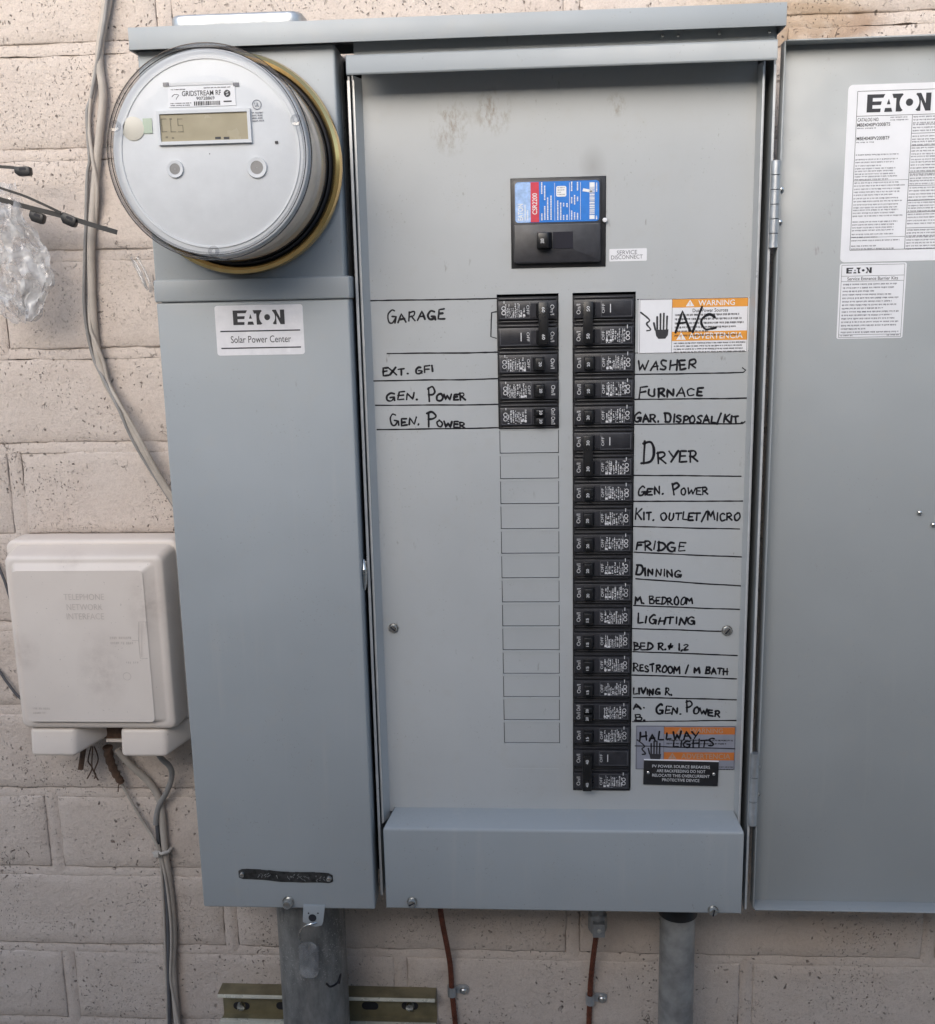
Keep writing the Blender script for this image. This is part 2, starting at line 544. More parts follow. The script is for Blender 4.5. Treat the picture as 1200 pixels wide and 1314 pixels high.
def microprint(mb, x0, x1, ztop, pitch, n, Y, fill=0.8, seed=0, ch=0.0011, slope=0.0):
    """Rows of print too small to read: ragged word-length runs of specks."""
    R = random.Random(seed)
    for i in range(n):
        z = ztop - i*pitch
        end = x0 + (x1-x0)*(fill + (1-fill)*R.random()) * (1 if R.random() > 0.22 else R.uniform(0.45, 0.9))
        x = x0
        while x < end:
            for k in range(R.randint(2, 8)):
                if x > end: break
                h = pitch*R.uniform(0.34, 0.52)
                w = ch*R.uniform(0.45, 0.8)
                zz = z + slope*(x-x0)
                mb.flat(x, x+w, zz-h, zz, Y)
                x += ch
            x += ch*0.8

def ribbon(mb, pts, w, Y, taper=True):
    """A marker stroke: flat ribbon with round ends lying on the surface y = Y."""
    n = len(pts)
    if n < 2: return
    L, Rr = [], []
    for i, (x, z) in enumerate(pts):
        xa, za = pts[max(0, i-1)]; xb, zb = pts[min(n-1, i+1)]
        dx, dz = xb-xa, zb-za
        l = math.hypot(dx, dz) or 1
        nx, nz = -dz/l, dx/l
        h = w/2*(0.95+0.35*noise.noise((x*110, z*110, 1.3))+0.2*noise.noise((x*420, z*420, 4.1)))
        L.append((x+nx*h, Y, z+nz*h)); Rr.append((x-nx*h, Y, z-nz*h))
    vs = L+Rr
    mb.add(vs, [(n+i, n+i+1, i+1, i) for i in range(n-1)])
    for k in (0, n-1):
        x, z = pts[k]
        mb.add([(x+w*0.48*math.cos(a*PI/4), Y-0.00002, z+w*0.48*math.sin(a*PI/4)) for a in range(8)], [tuple(range(8))])

def smooth_pts(p, k=4):
    if len(p) < 3: 
        return p
    q = []
    P = [p[0]] + list(p) + [p[-1]]
    for i in range(1, len(P)-2):
        a, b, c, d = P[i-1], P[i], P[i+1], P[i+2]
        for j in range(k):
            t = j/k
            q.append(tuple(0.5*((2*b[m])+(-a[m]+c[m])*t+(2*a[m]-5*b[m]+4*c[m]-d[m])*t*t+(-a[m]+3*b[m]-3*c[m]+d[m])*t**3) for m in range(len(b))))
    q.append(tuple(p[-1]))
    return q

GLY = {  # hand-drawn capitals: width, strokes; a leading 's' marks a curved stroke
 'A': (.72, [[(0, 0), (.36, 1), (.7, 0)], [(.12, .36), (.62, .38)]]),
 'B': (.62, [[(.05, 0), (.05, 1)], ['s', (.02, .98), (.45, .95), (.5, .72), (.1, .52)], ['s', (.1, .52), (.6, .45), (.58, .08), (.0, 0)]]),
 'C': (.62, [['s', (.6, .85), (.4, 1), (.1, .8), (.02, .4), (.2, .03), (.62, .12)]]),
 'D': (.68, [[(.05, 0), (.06, 1)], ['s', (0, .98), (.45, .92), (.68, .5), (.42, .06), (.0, 0)]]),
 'E': (.55, [[(.55, 1), (.05, .97), (.03, 0), (.58, .03)], [(.04, .5), (.45, .53)]]),
 'F': (.55, [[(.6, 1), (.05, .95), (.03, 0)], [(.04, .5), (.45, .54)]]),
 'G': (.72, [['s', (.6, .9), (.35, 1), (.05, .6), (.1, .1), (.45, .0), (.66, .35)], [(.36, .42), (.72, .42), (.68, .0)]]),
 'H': (.66, [[(.04, 1), (.02, 0)], [(.62, 1), (.62, 0)], [(.02, .48), (.62, .52)]]),
 'I': (.12, [[(.06, 1), (.05, 0)]]),
 'K': (.66, [[(.05, 1), (.05, 0)], [(.6, .98), (.08, .45)], [(.2, .52), (.66, 0)]]),
 'L': (.5, [[(.05, 1), (.03, .02), (.52, .05)]]),
 'M': (.86, [[(.0, 0), (.1, 1), (.4, .35), (.7, 1), (.84, 0)]]),
 'N': (.68, [[(.03, 0), (.06, 1), (.6, .05), (.64, 1)]]),
 'O': (.68, [['s', (.35, 1), (.05, .7), (.1, .1), (.45, 0), (.68, .45), (.5, .95), (.3, 1)]]),
 'P': (.58, [[(.08, 0), (.06, .97)], ['s', (.0, .9), (.35, 1.05), (.6, .75), (.35, .5), (.08, .45)]]),
 'R': (.64, [[(.05, 0), (.06, .97)], ['s', (.0, .93), (.4, 1.0), (.55, .72), (.3, .5), (.08, .46)], [(.2, .48), (.64, 0)]]),
 'S': (.56, [['s', (.54, .9), (.3, 1.0), (.05, .8), (.25, .52), (.5, .3), (.35, .02), (.0, .1)]]),
 'T': (.62, [[(.0, .96), (.64, 1.0)], [(.32, .97), (.3, 0)]]),
 'U': (.64, [['s', (.03, 1), (.03, .3), (.25, 0), (.55, .2), (.6, .6), (.61, 1)]]),
 'V': (.64, [[(.0, 1), (.3, 0), (.64, 1)]]),
 'W': (.9, [[(.0, 1), (.2, 0), (.44, .75), (.66, 0), (.9, 1)]]),
 'X': (.62, [[(.0, .95), (.6, .0)], [(.6, 1), (.0, 0)]]),
 'Y': (.62, [[(.0, 1), (.3, .5)], [(.62, 1), (.18, 0)]]),
 '1': (.12, [[(.06, 1), (.05, 0)]]),
 '2': (.5, [['s', (.02, .8), (.25, 1), (.48, .75), (.2, .3), (.0, .03)], [(.0, .03), (.5, .06)]]),
 '#': (.6, [[(.1, .3), (.5, .35)], [(.05, .6), (.6, .65)], [(.2, .1), (.35, .9)], [(.1, .45), (.58, .5)]]),
 '.': (.12, [[(.04, .02), (.1, .06)]]),
 ',': (.14, [[(.1, .12), (.02, -.16)]]),
 '/': (.5, [[(.0, -.12), (.5, 1.35)]]),
 ' ': (.35, []),
}
def handwrite(mb, s, x0, x1, zb, h, Y, w=0.0016, slope=0.0, seed=1, big=None):
    """Felt-pen capitals fitted between x0 and x1. big = {index: height factor} for tall initials."""
    R = random.Random(seed)
    big = big or {}
    gap = 0.24
    tot = sum(GLY[c][0]*(big.get(i, 1)**0.6) + gap for i, c in enumerate(s)) - gap
    k = (x1-x0)/tot
    x = 0
    for i, c in enumerate(s):
        gw, strokes = GLY[c]
        f = big.get(i, 1)
        jz = R.uniform(-.09, .09); sh = R.uniform(-.10, .16) if c not in 'I1' else R.uniform(-.02, .04); sc = f*R.uniform(.86, 1.14)
        for st in strokes:
            curved = st[0] == 's'
            pts = [q for q in st if q != 's']
            pts = [(px + R.uniform(-.055, .055), pz + R.uniform(-.055, .055)) for px, pz in pts]
            if curved:
                pts = smooth_pts(pts, 5)
            else:      # subdivide so that straight strokes get a slight tremor
                q = []
                for a, b in zip(pts, pts[1:]):
                    for j in range(4):
                        u = j/4
                        q.append((a[0]+(b[0]-a[0])*u, a[1]+(b[1]-a[1])*u))
                q.append(pts[-1]); pts = q
            out = []
            for px, pz in pts:
                X = x0 + (x + px*(f**0.6) + sh*pz)*k
                Z = zb + (pz*sc + jz)*h + slope*(X-x0)
                X += 0.0002*noise.noise((X*220, Z*220, seed)); Z += 0.0002*noise.noise((X*220, Z*220, seed+9))
                out.append((X, Z))
            ribbon(mb, out, w*R.uniform(.78, 1.15), Y)
        x += gw*(f**0.6) + gap

def ink_line(mb, a, b, Y, w=0.0013, extra=None):
    pa, pb = at(*a, Y), at(*b, Y)
    n = 26
    pts = []
    for i in range(n+1):
        u = i/n
        X = pa.x+(pb.x-pa.x)*u; Z = pa.z+(pb.z-pa.z)*u
        Z += 0.0005*noise.noise((X*25, Z*9, 3.1)) + 0.00012*noise.noise((X*300, Z*9, 7.1))
        pts.append((X, Z))
    if extra:
        pts += [(at(*e, Y).x, at(*e, Y).z) for e in extra]
    ribbon(mb, pts, w, Y)

def logo(mb, x0, x1, z0, z1, Y):
    """Block lettering: E, a cut-out A, T, a ring with a dot, N."""
    W = 3.64
    def P(pts):
        mb.poly([(x0+(x1-x0)*u/W, z0+(z1-z0)*v) for u, v in pts], Y)
    P([(0, 0), (.32, 0), (.32, 1), (.0, 1)])
    P([(.32, 0), (.78, 0), (.80, .20), (.32, .20)])
    P([(.32, .40), (.80, .40), (.84, .60), (.32, .60)])
    P([(.32, .80), (.92, .80), (1.02, 1), (.32, 1)])
    P([(1.00, 0), (1.47, 0), (1.40, .22), (1.05, .22)])
    P([(1.13, .42), (1.34, .42), (1.24, .74)])
    def arc(cx, cy, r, a0, a1, n=8):
        return [(cx+r*math.cos(math.radians(a0+(a1-a0)*i/n)), cy+r*math.sin(math.radians(a0+(a1-a0)*i/n))) for i in range(n+1)]
    P([(1.42, 1), (1.50, .76), (1.66, .76), (1.66, 0), (1.96, 0)] + arc(2.42, .5, .56, 230, 130)[0:9] + [(2.02, 1)])
    P(arc(2.42, .5, .21, 0, 330, 11))
    P([(2.84, 0), (2.86, 0.02)] + arc(2.42, .5, .56, -50, 50) + [(2.82, 1), (3.06, 1), (3.06, 0)])
    P([(3.06, .62), (3.34, .0), (3.34, .42), (3.06, 1)])
    P([(3.34, 0), (3.64, 0), (3.64, 1), (3.34, 1)])

def screw(parent, c, r, Y, ang=0.6, name='screw', slot=True, depth=0.0035):
    """Pan-head slotted screw with a hex washer."""
    s = MB()
    hexp = [(c[0]+r*1.0*math.cos(a*PI/12), c[1]+r*1.0*math.sin(a*PI/12)) for a in range(24)]
    s.prism(hexp, Y-0.0008, Y+0.0005)
    prof = [(r*.80, Y-0.0008), (r*.80, Y-depth*.7), (r*.66, Y-depth), (r*0.1, Y-depth*1.12)]
    s.lathe(c, list(reversed(prof)), 20)
    o = obj(name, s, ZINC, parent, smooth=True)
    if slot:
        q = MB()
        ca, sa = math.cos(ang), math.sin(ang)
        pts = [(c[0]+u*ca-v*sa, c[1]+u*sa+v*ca) for u, v in ((-r*.66, -r*.13), (r*.66, -r*.13), (r*.66, r*.13), (-r*.66, r*.13))]
        q.prism(pts, Y-depth*1.16, Y-depth*.9)
        obj('slot', q, DARKIN, o)
    return o
# ------------------------------------------------------------------ ground and the block wall
g = MB()
g.add([(-60, -60, 0), (60, -60, 0), (60, 60, 0), (-60, 60, 0)], [(0, 1, 2, 3)])
GROUND = grain(mat('dusty_concrete_ground', (0.58, 0.51, 0.43), 0.85), 0.25, 3, 0.4, 120)
tag(obj('ground', g, GROUND), kind='structure')

SHADE_WALL = grain(mat('shade_wall_render', (0.30, 0.26, 0.22), 0.85), 0.2, 4, 0.4, 90)
yw = MB().box(-6, 6, -2.15, -1.95, 0, 2.31).box(-6.0, 6.0, -2.18, -1.92, 2.31, 2.37)  # unseen wall, added so the light fades towards the bottom
tag(obj('added_shade_wall', yw, SHADE_WALL, bev=0.01), 'plain brown wall added out of view to shade the lower scene', 'wall')

COURSE, BLEN, Z0 = 0.1017, 0.4064, 2.000
WX0, WX1 = -1.75, 1.55
wall = thing('block_wall', 'cream painted concrete block wall carrying the electrical equipment', 'wall', (0, 0.1, 0))
BX0, BX1 = WX0-0.2, WX1+0.25
obj('wall_core', MB().box(BX0, BX1, 0.006, 0.20, 0, 2.72), BLOCK, wall)

def block_mesh(L, H, seed, nx=44, nz=13):
    vs, fs = [], []
    # spacing gets finer towards the edges
    def sp(n, ln):
        o = []
        for i in range(n+1):
            u = i/n
            u = 0.5-0.5*math.cos(PI*u)*(1) if False else u
            o.append(-ln/2 + ln*(u + 0.35*(u-0.5)*(1-(2*u-1)**2)*-1*0))
        o[1] = o[0]+0.0022; o[-2] = o[-1]-0.0022
        return o
    X, Zs = sp(nx, L), sp(nz, H)
    idx = {}
    for j, z in enumerate(Zs):
        for i, x in enumerate(X):
            ex = min(x-X[0], X[-1]-x); ez = min(z-Zs[0], Zs[-1]-z)
            e = min(ex, ez)
            y = 0.0016*noise.noise((x*14, z*14, seed*3.7)) + 0.0013*noise.noise((x*45, z*45, seed*1.9)) + 0.0007*noise.noise((x*160, z*160, seed))
            y += 0.0010*max(0, 1-e/0.0030)**1.6 + 0.0003*max(0, 1-e/0.012)
            px = x; pz = z
            if i in (0, nx): px += (1 if i == 0 else -1)*0.0016*(0.3+noise.noise((z*60, seed*2.3, i*1.7))) 
            if j in (0, nz): pz += (1 if j == 0 else -1)*0.0016*(0.2+noise.noise((x*24, seed*5.1, j*1.3))+0.7*noise.noise((x*110, seed*5.1, j*1.3)))
            idx[i, j] = len(vs)
            vs.append((px, y, pz))
    for j in range(nz):
        for i in range(nx):
            fs.append((idx[i, j], idx[i+1, j], idx[i+1, j+1], idx[i, j+1]))
    rim = [idx[i, 0] for i in range(nx)] + [idx[nx, j] for j in range(nz)] + [idx[i, nz] for i in range(nx, 0, -1)] + [idx[0, j] for j in range(nz, 0, -1)]
    o = len(vs)
    for k in rim:
        vs.append((vs[k][0], 0.016, vs[k][2]))
    n = len(rim)
    for k in range(n):
        fs.append((rim[(k+1) % n], rim[k], o+k, o+(k+1) % n))
    me = bpy.data.meshes.new('block')
    me.from_pydata(vs, [], fs)
    for q in me.polygons:
        q.use_smooth = True
    me.materials.append(BLOCK)
    return me

JZ, JX = 0.0105, 0.0150
variants = [block_mesh(BLEN-JX, COURSE-JZ, s+1) for s in range(14)]
k_top, k_bot = -7, 19
vi = 0
for k in range(k_top, k_bot):
    zc = Z0 - COURSE*(k+0.5)
    off = -0.397 if k % 2 else -0.195
    n0 = math.ceil((WX0-off)/BLEN); n1 = math.floor((WX1-off)/BLEN)
    mo = MB()
    for n in range(n0-1, n1+1):
        xj = off+n*BLEN
        vi = (vi*5+3) % 97
        o = bpy.data.objects.new('block', variants[vi % 14])
        COL.objects.link(o)
        o.parent = wall
        o.location = (xj+BLEN/2-0, rnd.uniform(-0.0006, 0.0008)-0.1, zc)
        o.rotation_euler = (0, 0 if vi % 2 else PI*0, 0)
        if vi % 3 == 0:
            o.scale = (-1, 1, 1)
        # head joint on the block's left
        ns = 14
        a, b = [], []
        for i in range(ns+1):
            z = zc - COURSE/2 + COURSE*i/ns
            yy = 0.0004 + 0.0008*noise.noise((z*60, xj*7, 2))
            wl = JX/2 + 0.0002 + 0.0008*noise.noise((z*90, xj*9, 5)); wr = JX/2 + 0.0001 + 0.0008*noise.noise((z*90, xj*9, 8))
            a.append([(xj-wl, yy+0.0012, z), (xj-wl*0.4, yy-0.0006, z), (xj+wr*0.4, yy-0.0006, z), (xj+wr, yy+0.0012, z)])
        vs = [v for r in a for v in r]
        mo.add(vs, [(i*4+c, i*4+c+1, i*4+c+5, i*4+c+4) for i in range(ns) for c in range(3)])
    # bed joint under the course: weathered slope, ragged edges
    zj = zc - COURSE/2
    ns = 700
    vs, fs = [], []
    for i in range(ns+1):
        x = BX0+(BX1-BX0)*i/ns
        t_ = JZ/2 + 0.0009 + 0.0012*noise.noise((x*40, k*3.3, 1)) + 0.0008*noise.noise((x*210, k*3.3, 2))
        b_ = JZ/2 + 0.0006 + 0.0013*noise.noise((x*35, k*3.3, 4)) + 0.0008*noise.noise((x*190, k*3.3, 6))
        w = 0.0006*noise.noise((x*30, k*2.2, 9))
        for zz, yy in ((zj+t_, 0.0020), (zj+t_*0.35, 0.0012+w), (zj-b_*0.3, 0.0002+w), (zj-b_, 0.0007+w)):
            vs.append((x, yy, zz))
    for i in range(ns):
        for c in range(3):
            o_ = i*4+c
            fs.append((o_+1, o_+5, o_+4, o_))
    mo.add(vs, fs)
    obj('mortar_course', mo, BLOCK, wall, smooth=True, recalc=False)

# ------------------------------------------------------------------ the enclosure
YD, YC = -0.085, -0.120          # dead front and cover planes
enc = thing('electrical_enclosure', 'grey steel solar power centre enclosure with hinged door open', 'electrical panel', (-0.10, 0, 1.117))
XL0, XL1 = -0.3845, -0.2037      # left compartment
TX0, TX1 = -0.1972, 0.1862       # right tray
# bodies behind the covers
b = MB()
b.box(XL0+0.002, XL1-0.0035, -0.112, -0.012, 1.122, 1.969)
obj('meter_compartment', b, STEEL, enc, bev=0.001)
tr = MB()
tr.box(TX0, TX0+0.0018, -0.103, -0.012, 1.122, 1.944)
tr.box(TX1-0.0018, TX1, -0.103, -0.012, 1.112, 1.972)
tr.box(TX0, TX1, -0.014, -0.012, 1.122, 1.972)
tr.box(TX0+0.0018, TX1-0.0018, -0.080, -0.012, 1.121, 1.1226)
obj('breaker_compartment', tr, STEEL, enc)
obj('compartment_edge', MB().box(TX0-0.0003, TX0+0.0021, -0.1045, -0.103, 1.124, 1.940), STEEL_EDGE, enc)
obj('compartment_edge', MB().box(TX1-0.0019, TX1+0.0002, -0.1045, -0.103, 1.114, 1.941), STEEL_EDGE, enc)
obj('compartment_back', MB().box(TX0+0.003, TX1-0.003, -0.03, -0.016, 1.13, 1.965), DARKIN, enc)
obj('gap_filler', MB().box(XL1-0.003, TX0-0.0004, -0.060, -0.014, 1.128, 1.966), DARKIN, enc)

# top cap, its recess strip and the drip rail
capm = MB()
capm.box(-0.3872, 0.1878, -0.1315, -0.130, 1.9668, 1.9855)
capm.box(-0.3872, 0.1878, -0.130, -0.005, 1.9843, 1.9855)
capm.box(-0.3872, -0.3860, -0.130, -0.005, 1.9668, 1.9843)
capm.box(0.1866, 0.1878, -0.130, -0.005, 1.9668, 1.9843)
obj('top_cap', capm, STEEL, enc, bev=0.0005)
obj('head_strip', MB().box(-0.1890, 0.1825, -0.1130, -0.1115, 1.955, 1.982), STEEL, enc)
rail = MB()
prof = [(-0.1005, 1.9585), (-0.1245, 1.9575), (-0.1258, 1.9560), (-0.1262, 1.9420), (-0.1252, 1.9405), (-0.1238, 1.9412), (-0.1242, 1.9545), (-0.1005, 1.9560)]
n = len(prof)
rv = [(-0.1942, y, z) for y, z in prof] + [(0.1822, y, z) for y, z in prof]
rail.add(rv, [tuple(range(n)), tuple(reversed(range(n, 2*n)))] + [(i, (i+1) % n, (i+1) % n+n, i+n) for i in range(n)])
obj('drip_rail', rail, STEEL, enc, bev=0.0004)
for px, py in ((850, 46), (870, 46), (923, 43), (987, 41)):
    q = at(px, py, -0.113)
    obj('rivet', MB().lathe((q.x, q.z), [(0.0006, -0.1146), (0.0014, -0.1140), (0.0017, -0.1128)], 10), ZINC, enc, smooth=True)
# galvanised closing plate of the hub on top
hp = MB()
c0, c1 = at(227, 26, -0.09), at(393, 20, -0.09)
def rrect(x0, x1, y0, y1, r, n=6):
    out = []
    for cx, cy, a0 in ((x1-r, y1-r, 0), (x0+r, y1-r, 90), (x0+r, y0+r, 180), (x1-r, y0+r, 270)):
        for i in range(n+1):
            a = math.radians(a0+90*i/n)
            out.append((cx+r*math.cos(a), cy+r*math.sin(a)))
    return out
out = rrect(c0.x, c1.x, -0.115, -0.015, 0.012)
vsn = [(x, y, 1.9857) for x, y in out] + [(x, y, at(310, 15.5, -0.113).z) for x, y in out]
n = len(out)
hp.add(vsn, [tuple(reversed(range(n))), tuple(range(n, 2*n))] + [(i, (i+1) % n, (i+1) % n+n, i+n) for i in range(n)])
obj('hub_plate', hp, GALV, enc, bev=0.0035, segs=3)

# left covers: upper (round meter opening behind the ring), overlap band, lower
obj('meter_cover', MB().box(XL0, XL1-0.0012, YC, YC+0.028, 1.7475, 1.9685), STEEL, enc, bev=0.0022, segs=3)
band = MB().box(XL0-0.0006, XL1+0.0040, YC-0.0040, YC+0.024, 1.7462, 1.7668)
obj('cover_band', band, STEEL, enc, bev=0.0018, segs=3)
obj('lower_cover', MB().box(XL0, XL1+0.0024, YC-0.0018, YC+0.028, 1.1172, 1.7458), STEEL, enc, bev=0.0020, segs=3)
obj('cover_flange', MB().box(XL1-0.0035, XL1-0.0016, YC+0.03, -0.074, 1.125, 1.966), STEEL_EDGE, enc)
# latch in the gap
la = MB()
qa = at(466.5, 718, -0.108); qb = at(468, 757, -0.108)
la.tube([(qa.x, -0.108, qa.z), (qa.x+0.0008, -0.112, qa.z*.7+qb.z*.3), (qa.x+0.0008, -0.111, qa.z*.3+qb.z*.7), (qb.x, -0.107, qb.z)], [0.0014, 0.0026, 0.0022, 0.0012], 10)
la.box(qa.x-0.002, qa.x+0.002, -0.1, -0.062, qb.z+0.004, qa.z-0.004)
obj('latch', la, ZINC, enc, bev=0.0004)

# dead front with openings
ZR = 1.7446                       # top of slot rows
def row_z(k): return ZR - 0.0254*k
LCX0, LCX1 = -0.0652, -0.0062
RCX0, RCX1 = 0.0070, 0.0668
mA, mB_ = at(655, 229, YD), at(777.5, 342, YD)
MX0, MX1, MZ0, MZ1 = mA.x, mB_.x, mB_.z, mA.z
holes = [(MX0, MX1, MZ0, MZ1), (RCX0, RCX1, row_z(20), row_z(0)+0.0022), (LCX0, LCX1, row_z(5), row_z(0)+0.0022)]
KO = []
for k in range(5, 18):
    h = (LCX0+0.0008, LCX1-0.0002, row_z(k+1)+0.0010, row_z(k)-0.0014)
    holes.append(h); KO.append(h)
DX0, DX1, DZ0, DZ1 = -0.1868, 0.1736, 1.2105, 1.9530
xs = sorted({DX0, DX1, *[h[0] for h in holes], *[h[1] for h in holes]})
zs = sorted({DZ0, DZ1, *[h[2] for h in holes], *[h[3] for h in holes]})
bm = bmesh.new()
vd = {}
def gv(x, z):
    if (x, z) not in vd:
        vd[x, z] = bm.verts.new((x, YD, z))
    return vd[x, z]
for i in range(len(xs)-1):
    for j in range(len(zs)-1):
        cx, cz = (xs[i]+xs[i+1])/2, (zs[j]+zs[j+1])/2
        if any(h[0] < cx < h[1] and h[2] < cz < h[3] for h in holes):
            continue
        bm.faces.new((gv(xs[i], zs[j]), gv(xs[i+1], zs[j]), gv(xs[i+1], zs[j+1]), gv(xs[i], zs[j+1])))
be = [e for e in bm.edges if len(e.link_faces) == 1]
inner = [e for e in be if not all(v.co.x in (DX0, DX1) for v in e.verts) and not all(abs(v.co.z-DZ0) < 1e-9 or abs(v.co.z-DZ1) < 1e-9 for v in e.verts)]
ret = bmesh.ops.extrude_edge_only(bm, edges=inner)
for v in [q for q in ret['geom'] if isinstance(q, bmesh.types.BMVert)]:
    v.co.y += 0.0022
bm.verts.ensure_lookup_table()
dead = MB()
dead.v = [tuple(v.co) for v in bm.verts]
bm.verts.index_update()
dead.f = [tuple(v.index for v in f.verts) for f in bm.faces]
bm.free()
# flared side flanges
def flange(xf, xo, yo):
    steps = [(xf, YD), (xf+(xo-xf)*0.06, YD-0.0008), (xf+(xo-xf)*0.2, YD-0.0022), (xo, yo)]
    th = 0.0012 if xo < xf else -0.0012
    vs = [(x, y, z) for x, y in steps for z in (DZ0-0.006, 1.9450)]
    vs += [(xo-th, yo, z) for z in (DZ0-0.006, 1.9450)]
    return vs, [(i*2, i*2+1, i*2+3, i*2+2) for i in range(len(steps))]
dead.add(*flange(DX0, -0.1926, -0.1005))
dead.add(*flange(DX1, 0.1764, -0.1005))
obj('dead_front', dead, STEEL_DEAD, enc, recalc=True, smooth=True)
obj('flange_edge', MB().box(-0.1928, -0.1916, -0.1011, -0.1004, 1.206, 1.941), STEEL_EDGE, enc)
obj('flange_edge', MB().box(0.1754, 0.1766, -0.1011, -0.1004, 1.206, 1.941), STEEL_EDGE, enc)
for h in KO:
    q = MB()
    x0, x1, z0, z1 = h
    x0 += .0006; x1 -= .0006; z0 += .0008
    y0, y1 = YD+0.0003+rnd.uniform(0, .0002), YD+0.0012+rnd.uniform(0, .0005)
    q.add([(x0, y1, z0), (x1, y1, z0), (x1, y0, z1), (x0, y0, z1)], [(0, 1, 2, 3)])
    q.add([(x0, y1, z0), (x1, y1, z0), (x1, y1+.002, z0), (x0, y1+.002, z0)], [(0, 1, 2, 3)])
    ko = obj('knockout', q, STEEL_DEAD, enc, recalc=False)
    obj('lit_edge', MB().box(x0-.0002, x1+.0002, YD-.00025, YD+.0004, h[2]-.0005, h[2]-.0001), STEEL_EDGE, ko)  # strip in a brighter colour, painted as a lit edge
for k in (18, 19):                # two outlines only pressed into the sheet
    z0, z1 = row_z(k+1)+0.0015, row_z(k)-0.0015
    obj('knockout', MB().box(LCX0+.001, LCX1-.0005, YD-0.00025, YD+0.001, z0, z1), STEEL_DEAD, enc)
pq = at(505, 806, YD); screw(enc, (pq.x, pq.z), 0.0052, YD, -0.7)
pq = at(933, 809, YD); screw(enc, (pq.x, pq.z), 0.0054, YD, 0.9)

# lower cover of the breaker side: sloped shelf and front
lc = MB()
lx0, lx1 = -0.1893, 0.1775
prof = [(YD-0.0006, 1.2150), (YC+0.003, 1.2100), (YC+0.0008, 1.2088), (YC, 1.2068), (YC, 1.1190), (YC+0.0015, 1.1176), (-0.03, 1.1176), (-0.03, 1.2130), (YD+0.002, 1.2150)]
n = len(prof)
ins = [0.0075, 0.001, 0.0003, 0, 0, 0, 0, 0.006, 0.0075]
rv = [(lx0+i, y, z) for (y, z), i in zip(prof, ins)] + [(lx1-i*0.55, y, z) for (y, z), i in zip(prof, ins)]
lc.add(rv, [tuple(range(n)), tuple(reversed(range(n, 2*n)))] + [(i, (i+1) % n, (i+1) % n+n, i+n) for i in range(n)])
obj('wiring_cover', lc, STEEL, enc, bev=0.0006)
for px, py, an in ((529, 1157, 0.5), (915, 1168, 1.4)):
    pq = at(px, py, YC); screw(enc, (pq.x, pq.z), 0.0055, YC, an, depth=0.005)
pq = at(370, 1157, YC-0.0018)
so = screw(enc, (pq.x, pq.z), 0.0062, YC-0.0018, 0.5, name='sealing_screw', slot=False, depth=0.008)
# hasp tab under the left cover
ta = MB()
p0, p1 = at(390, 1161, YC-0.002), at(418, 1162, YC-0.002)
zt, zb = p0.z, at(404, 1188, YC-0.002).z
cxm = (p0.x+p1.x)/2
outl = [(p0.x-0.0005, zt), (p0.x-0.002, zb+0.005), (p0.x+0.004, zb+0.001), (cxm, zb-0.0006), (p1.x-0.005, zb+0.001), (p1.x-0.0035, zb+0.005), (p1.x-0.0005, zt)]
ta.prism(outl, YC-0.0030, YC-0.0012)
obj('hasp_tab', ta, STEEL, enc, bev=0.0003)
hq = at(401, 1178, YC-0.0032)
obj('tab_hole', MB().lathe((hq.x, hq.z), [(0.0001, YC-0.0033), (0.0042, YC-0.0033), (0.0042, YC-0.0030)], 20), DARKIN, enc)
for px, py in ((396, 1172), (408, 1172)):
    q = at(px, py, YC-.0032)
    obj('tab_hole', MB().lathe((q.x, q.z), [(0.0001, YC-0.0033), (0.0009, YC-0.0033), (0.0009, YC-0.0030)], 8), DARKIN, enc)
# tarnished embossed metal tag, riveted, slightly bent
tg = MB()
a, bq = at(306, 1122, YC-.003), at(427, 1128, YC-.003)
N = 24
top, bot = [], []
for i in range(N+1):
    u = i/N
    x = a.x+(bq.x-a.x)*u; z = a.z+(bq.z-a.z)*u + 0.0006*math.sin(u*9)
    hh = 0.0058*(1-0.35*max(0, (abs(u-.5)-.47)/.03))
    y = YC-0.0024-0.0007*math.sin(u*PI)*math.sin(u*11)**2
    top.append((x, y, z+hh)); bot.append((x, y, z-hh))
tg.add(top+bot, [(N+1+i, N+2+i, i+1, i) for i in range(N)])
tg.add([(x, y+.0007, z) for x, y, z in top+bot], [(i, i+1, N+2+i, N+1+i) for i in range(N)])
tgo = obj('metal_tag', tg, TAGGREY, enc, recalc=False)
for u in (0.04, 0.96):
    x = a.x+(bq.x-a.x)*u; z = a.z+(bq.z-a.z)*u
    obj('rivet', MB().lathe((x, z), [(0.0008, YC-0.0060), (0.0024, YC-0.0052), (0.0031, YC-0.0026)], 14), ZINC, tgo, smooth=True)
em = MB()
R_ = random.Random(4)
for u0, u1 in ((.20, .34), (.40, .43), (.51, .76), (.82, .90)):
    x = a.x+(bq.x-a.x)*u0; xe = a.x+(bq.x-a.x)*u1
    while x < xe:
        z = a.z+(bq.z-a.z)*((x-a.x)/(bq.x-a.x))
        for st in range(3):
            xx = x+R_.uniform(0, .0024); z1 = z+R_.uniform(-.0024, .0022)
            ribbon(em, [(xx, z1), (xx+R_.choice((0, .0012, .0018)), z1+R_.choice((-.0018, .0014, 0.0004)))], 0.00055, YC-0.0034)
        x += 0.0036
obj('embossing', em, GALV, tgo)

